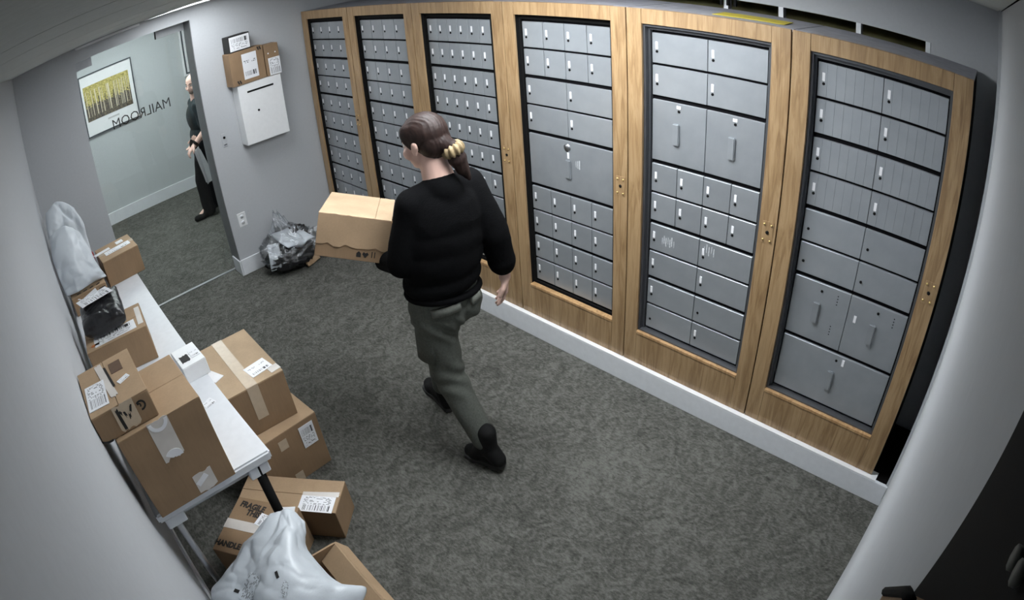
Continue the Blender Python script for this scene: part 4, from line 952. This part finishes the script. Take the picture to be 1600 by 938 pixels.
for i in range(N):
    for k in range(Mn): bm.faces.new((ring[i][k], ring[i][(k+1) % Mn], ring[(i+1) % N][(k+1) % Mn], ring[(i+1) % N][k]))
bmesh.ops.recalc_face_normals(bm, faces=bm.faces[:])
link('scrunchie', me_from(bm, 'scrunchie', True), M_scrunch, wo)

# the carried box, tilted against her side
cb = thing('cardboard_box', 'tan cardboard box carried by the woman in black', 'box', (0, 0, 0))
rv = V((-0.088, 0.331, -0.641)); Rq = Quaternion(rv.normalized(), rv.length)
dcb = (0.313, 0.44, 0.190); ctr = V((-1.096, 1.60, 1.143))
cb.rotation_mode = 'QUATERNION'; cb.rotation_quaternion = Rq; cb.location = ctr-Rq @ V((0, 0, dcb[2]/2))
box('body', (-dcb[0]/2, -dcb[1]/2, 0), (dcb[0]/2, dcb[1]/2, dcb[2]-0.004), M_card2, cb, 0.002)
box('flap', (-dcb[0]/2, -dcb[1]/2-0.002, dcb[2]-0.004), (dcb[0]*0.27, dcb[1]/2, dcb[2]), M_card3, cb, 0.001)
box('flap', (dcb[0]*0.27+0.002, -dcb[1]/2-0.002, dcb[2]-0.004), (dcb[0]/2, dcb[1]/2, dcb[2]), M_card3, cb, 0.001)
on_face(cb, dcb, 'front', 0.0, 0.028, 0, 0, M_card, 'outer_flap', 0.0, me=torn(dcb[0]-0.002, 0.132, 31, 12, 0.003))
on_face(cb, dcb, 'front', 0.035, -0.066, 0, 0, M_ink, 'printed_mark', 0.0, me=poly_me([(-0.010, -0.012), (0.010, -0.012), (0.010, 0.004), (0, 0.014), (-0.010, 0.004)], 0.001))
on_face(cb, dcb, 'front', 0.064, -0.066, 0, 0, M_ink, 'printed_mark', 0.0, me=poly_me([(0, -0.013), (0.014, 0.003), (0.008, 0.012), (0, 0.007), (-0.008, 0.012), (-0.014, 0.003)], 0.001))
on_face(cb, dcb, 'front', 0.092, -0.062, 0.004, 0.026, M_ink, 'printed_mark'); on_face(cb, dcb, 'front', 0.104, -0.062, 0.004, 0.026, M_ink, 'printed_mark')

# ---- the man in the hall
mn = thing('person', 'bald man in dark clothes in the hallway behind the glass, holding papers', 'person', (-0.65, 5.75, 0))
mh_, mf = V((-0.560, 5.78, 1.470)), V((-0.80, -0.58, -0.10))
mp, MP, MR, _, _ = head_prims(mh_, mf, 0.98)
Ls, Le, Lw = V((-0.585, 5.640, 1.235)), V((-0.560, 5.600, 0.965)), V((-0.715, 5.610, 0.850))
Rs, Re, Rw = V((-0.540, 5.960, 1.235)), V((-0.50, 6.00, 0.97)), V((-0.62, 5.96, 0.86))
Lh, Lk, La = V((-0.600, 5.72, 0.78)), V((-0.705, 5.71, 0.43)), V((-0.690, 5.75, 0.10))
Rh, Rk, Ra = V((-0.580, 5.89, 0.78)), V((-0.600, 5.90, 0.43)), V((-0.520, 5.92, 0.11))
n0 = V((-0.550, 5.80, 1.27))
mb = mp+[('c', n0, V((-0.555, 5.79, 1.40)), 0.062, 0.055), ('e', (-0.575, 5.80, 1.09), (0.115, 0.165, 0.18)), ('e', (-0.585, 5.80, 0.88), (0.11, 0.15, 0.13)), ('c', Ls, Rs, 0.055, 0.055), ('c', n0, Ls, 0.05, 0.05), ('c', n0, Rs, 0.05, 0.05),
        ('c', Ls, Le, 0.05, 0.042), ('c', Le, Lw, 0.042, 0.028), ('c', Rs, Re, 0.05, 0.042), ('c', Re, Rw, 0.042, 0.028), ('c', Lh, Lk, 0.08, 0.056), ('c', Lk, La, 0.052, 0.038), ('c', Rh, Rk, 0.08, 0.056), ('c', Rk, Ra, 0.052, 0.038),
        ('c', La, V((-0.84, 5.73, 0.03)), 0.036, 0.026), ('c', Ra, V((-0.66, 5.91, 0.03)), 0.036, 0.026)]
mb += hand_prims(Lw, (-0.8, -0.05, -0.5), (0.5, 0.1, -0.8), 1, 0.9) + hand_prims(Rw, (-0.5, 0, -0.8), (-0.5, 0, 0.5), 1, 0.5)
blob('body', mb, 0.0065, 3, M_skin, mn)
face_parts(mn, MP, MR, 0.98, M_hair)
blob('beard', [('e', MP(0, 0.052, -0.080), (0.036, 0.030, 0.024), MR)], 0.006, 2, plain('grey_beard', (0.26, 0.19, 0.15), 0.8), mn)
blob('shirt', [('e', (-0.570, 5.80, 1.09), (0.122, 0.178, 0.19)), ('e', (-0.575, 5.80, 0.90), (0.118, 0.160, 0.14)), ('c', Ls, Rs, 0.068, 0.068), ('c', n0-V((0, 0, 0.01)), Ls, 0.064, 0.066), ('c', n0-V((0, 0, 0.01)), Rs, 0.064, 0.066), ('c', Ls, Ls.lerp(Le, 0.8), 0.070, 0.064), ('c', Rs, Rs.lerp(Re, 0.8), 0.070, 0.064)], 0.009, 4, M_shirt, mn, disp=0.006, dsc=9)
blob('trousers', [('e', (-0.59, 5.80, 0.80), (0.135, 0.165, 0.12)), ('c', Lh, Lk, 0.098, 0.075), ('c', Lk, La+V((0, 0, -0.03)), 0.074, 0.076), ('c', Rh, Rk, 0.098, 0.075), ('c', Rk, Ra+V((0, 0, -0.03)), 0.074, 0.076)], 0.009, 4, M_trouser, mn, disp=0.006, dsc=9)
for an, to in ((La, V((-0.865, 5.72, 0.032))), (Ra, V((-0.69, 5.905, 0.032)))):
    he = V((an.x+0.03, an.y, 0.036)); blob('shoe', [('c', he, to, 0.040, 0.034), ('c', V((an.x, an.y, 0.10)), he.lerp(to, 0.55), 0.056, 0.040), ('e', he.lerp(to, 0.75), (0.06, 0.046, 0.034))], 0.007, 3, M_boot, mn)
link('wristwatch', tube_me([Le.lerp(Lw, 0.84)-mn.location, Le.lerp(Lw, 1.0)-mn.location], [0.037, 0.034], 16), M_black, mn)
# the folded papers he carries
pp = thing('bundle_of_papers', 'bundle of folded white papers hanging from the bald man\'s hand', 'papers', (-0.735, 5.585, 0.80))
for q in range(5):
    dx, dy = 0.006*q, -0.020+0.010*q
    box('sheet', (-0.035+dx, -0.02+dy, -0.40+0.012*((q*2) % 3)), (0.035+dx, -0.016+dy, 0.02-0.01*q), M_paper, pp, 0.0008, rot=(-0.05+0.03*q, -0.10-0.035*q, 0.9-0.35*q))

# ------------------------------------------------------------------ pictures in the hall
pf = thing('framed_print', 'framed print of yellow birch trees on the hall wall behind glass', 'picture', (-1.37, 7.008, 1.555))
fw, fh = 0.745, 0.785
bm = bmesh.new()
for lo, hi in (((-fw/2, -0.028, -fh/2), (-fw/2+0.014, 0, fh/2)), ((fw/2-0.014, -0.028, -fh/2), (fw/2, 0, fh/2)), ((-fw/2+0.014, -0.028, fh/2-0.014), (fw/2-0.014, 0, fh/2)), ((-fw/2+0.014, -0.028, -fh/2), (fw/2-0.014, 0, -fh/2+0.014))): bx(bm, lo, hi)
link('frame', me_from(bm, 'frame'), plain('dark_frame', (0.05, 0.06, 0.07), 0.4), pf)
box('mat_board', (-fw/2+0.014, -0.016, -fh/2+0.014), (fw/2-0.014, -0.002, fh/2-0.014), M_white, pf)
box('print', (-0.33, -0.019, -0.20), (0.31, -0.0162, 0.245), M_art, pf)
box('caption', (-0.06, -0.0175, -0.265), (0.10, -0.0162, -0.245), plain('pencil_grey', (0.5, 0.5, 0.5), 0.6), pf)
p2 = thing('framed_print', 'narrow white framed print on the hall wall above the bald man', 'picture', (-0.15, 7.008, 1.77))
box('frame', (-0.17, -0.028, -0.33), (0.17, -0.004, 0.33), M_white, p2, 0.003)
box('backing', (-0.145, -0.031, -0.305), (0.145, -0.0282, 0.305), plain('dark_liner', (0.06, 0.07, 0.08), 0.4), p2)
box('mat_board', (-0.125, -0.034, -0.285), (0.125, -0.0312, 0.285), M_white, p2)

# ------------------------------------------------------------------ groups of repeats
GROUPS = {'mail_cabinet': 'oak mail cabinets along the right wall', 'cardboard_box': 'cardboard parcels in the mail room',
          'white_poly_mailer': 'white poly mailers', 'framed_print': 'framed prints in the hallway', 'ceiling_light': 'recessed ceiling lights',
          'black_mailer': 'mailers in the trash bag', 'white_mailer': 'mailers in the trash bag'}
for o in list(COL.objects):
    if o.parent is None and o.get('label'):
        g = GROUPS.get(o.name.split('.')[0])
        if g: o['group'] = g
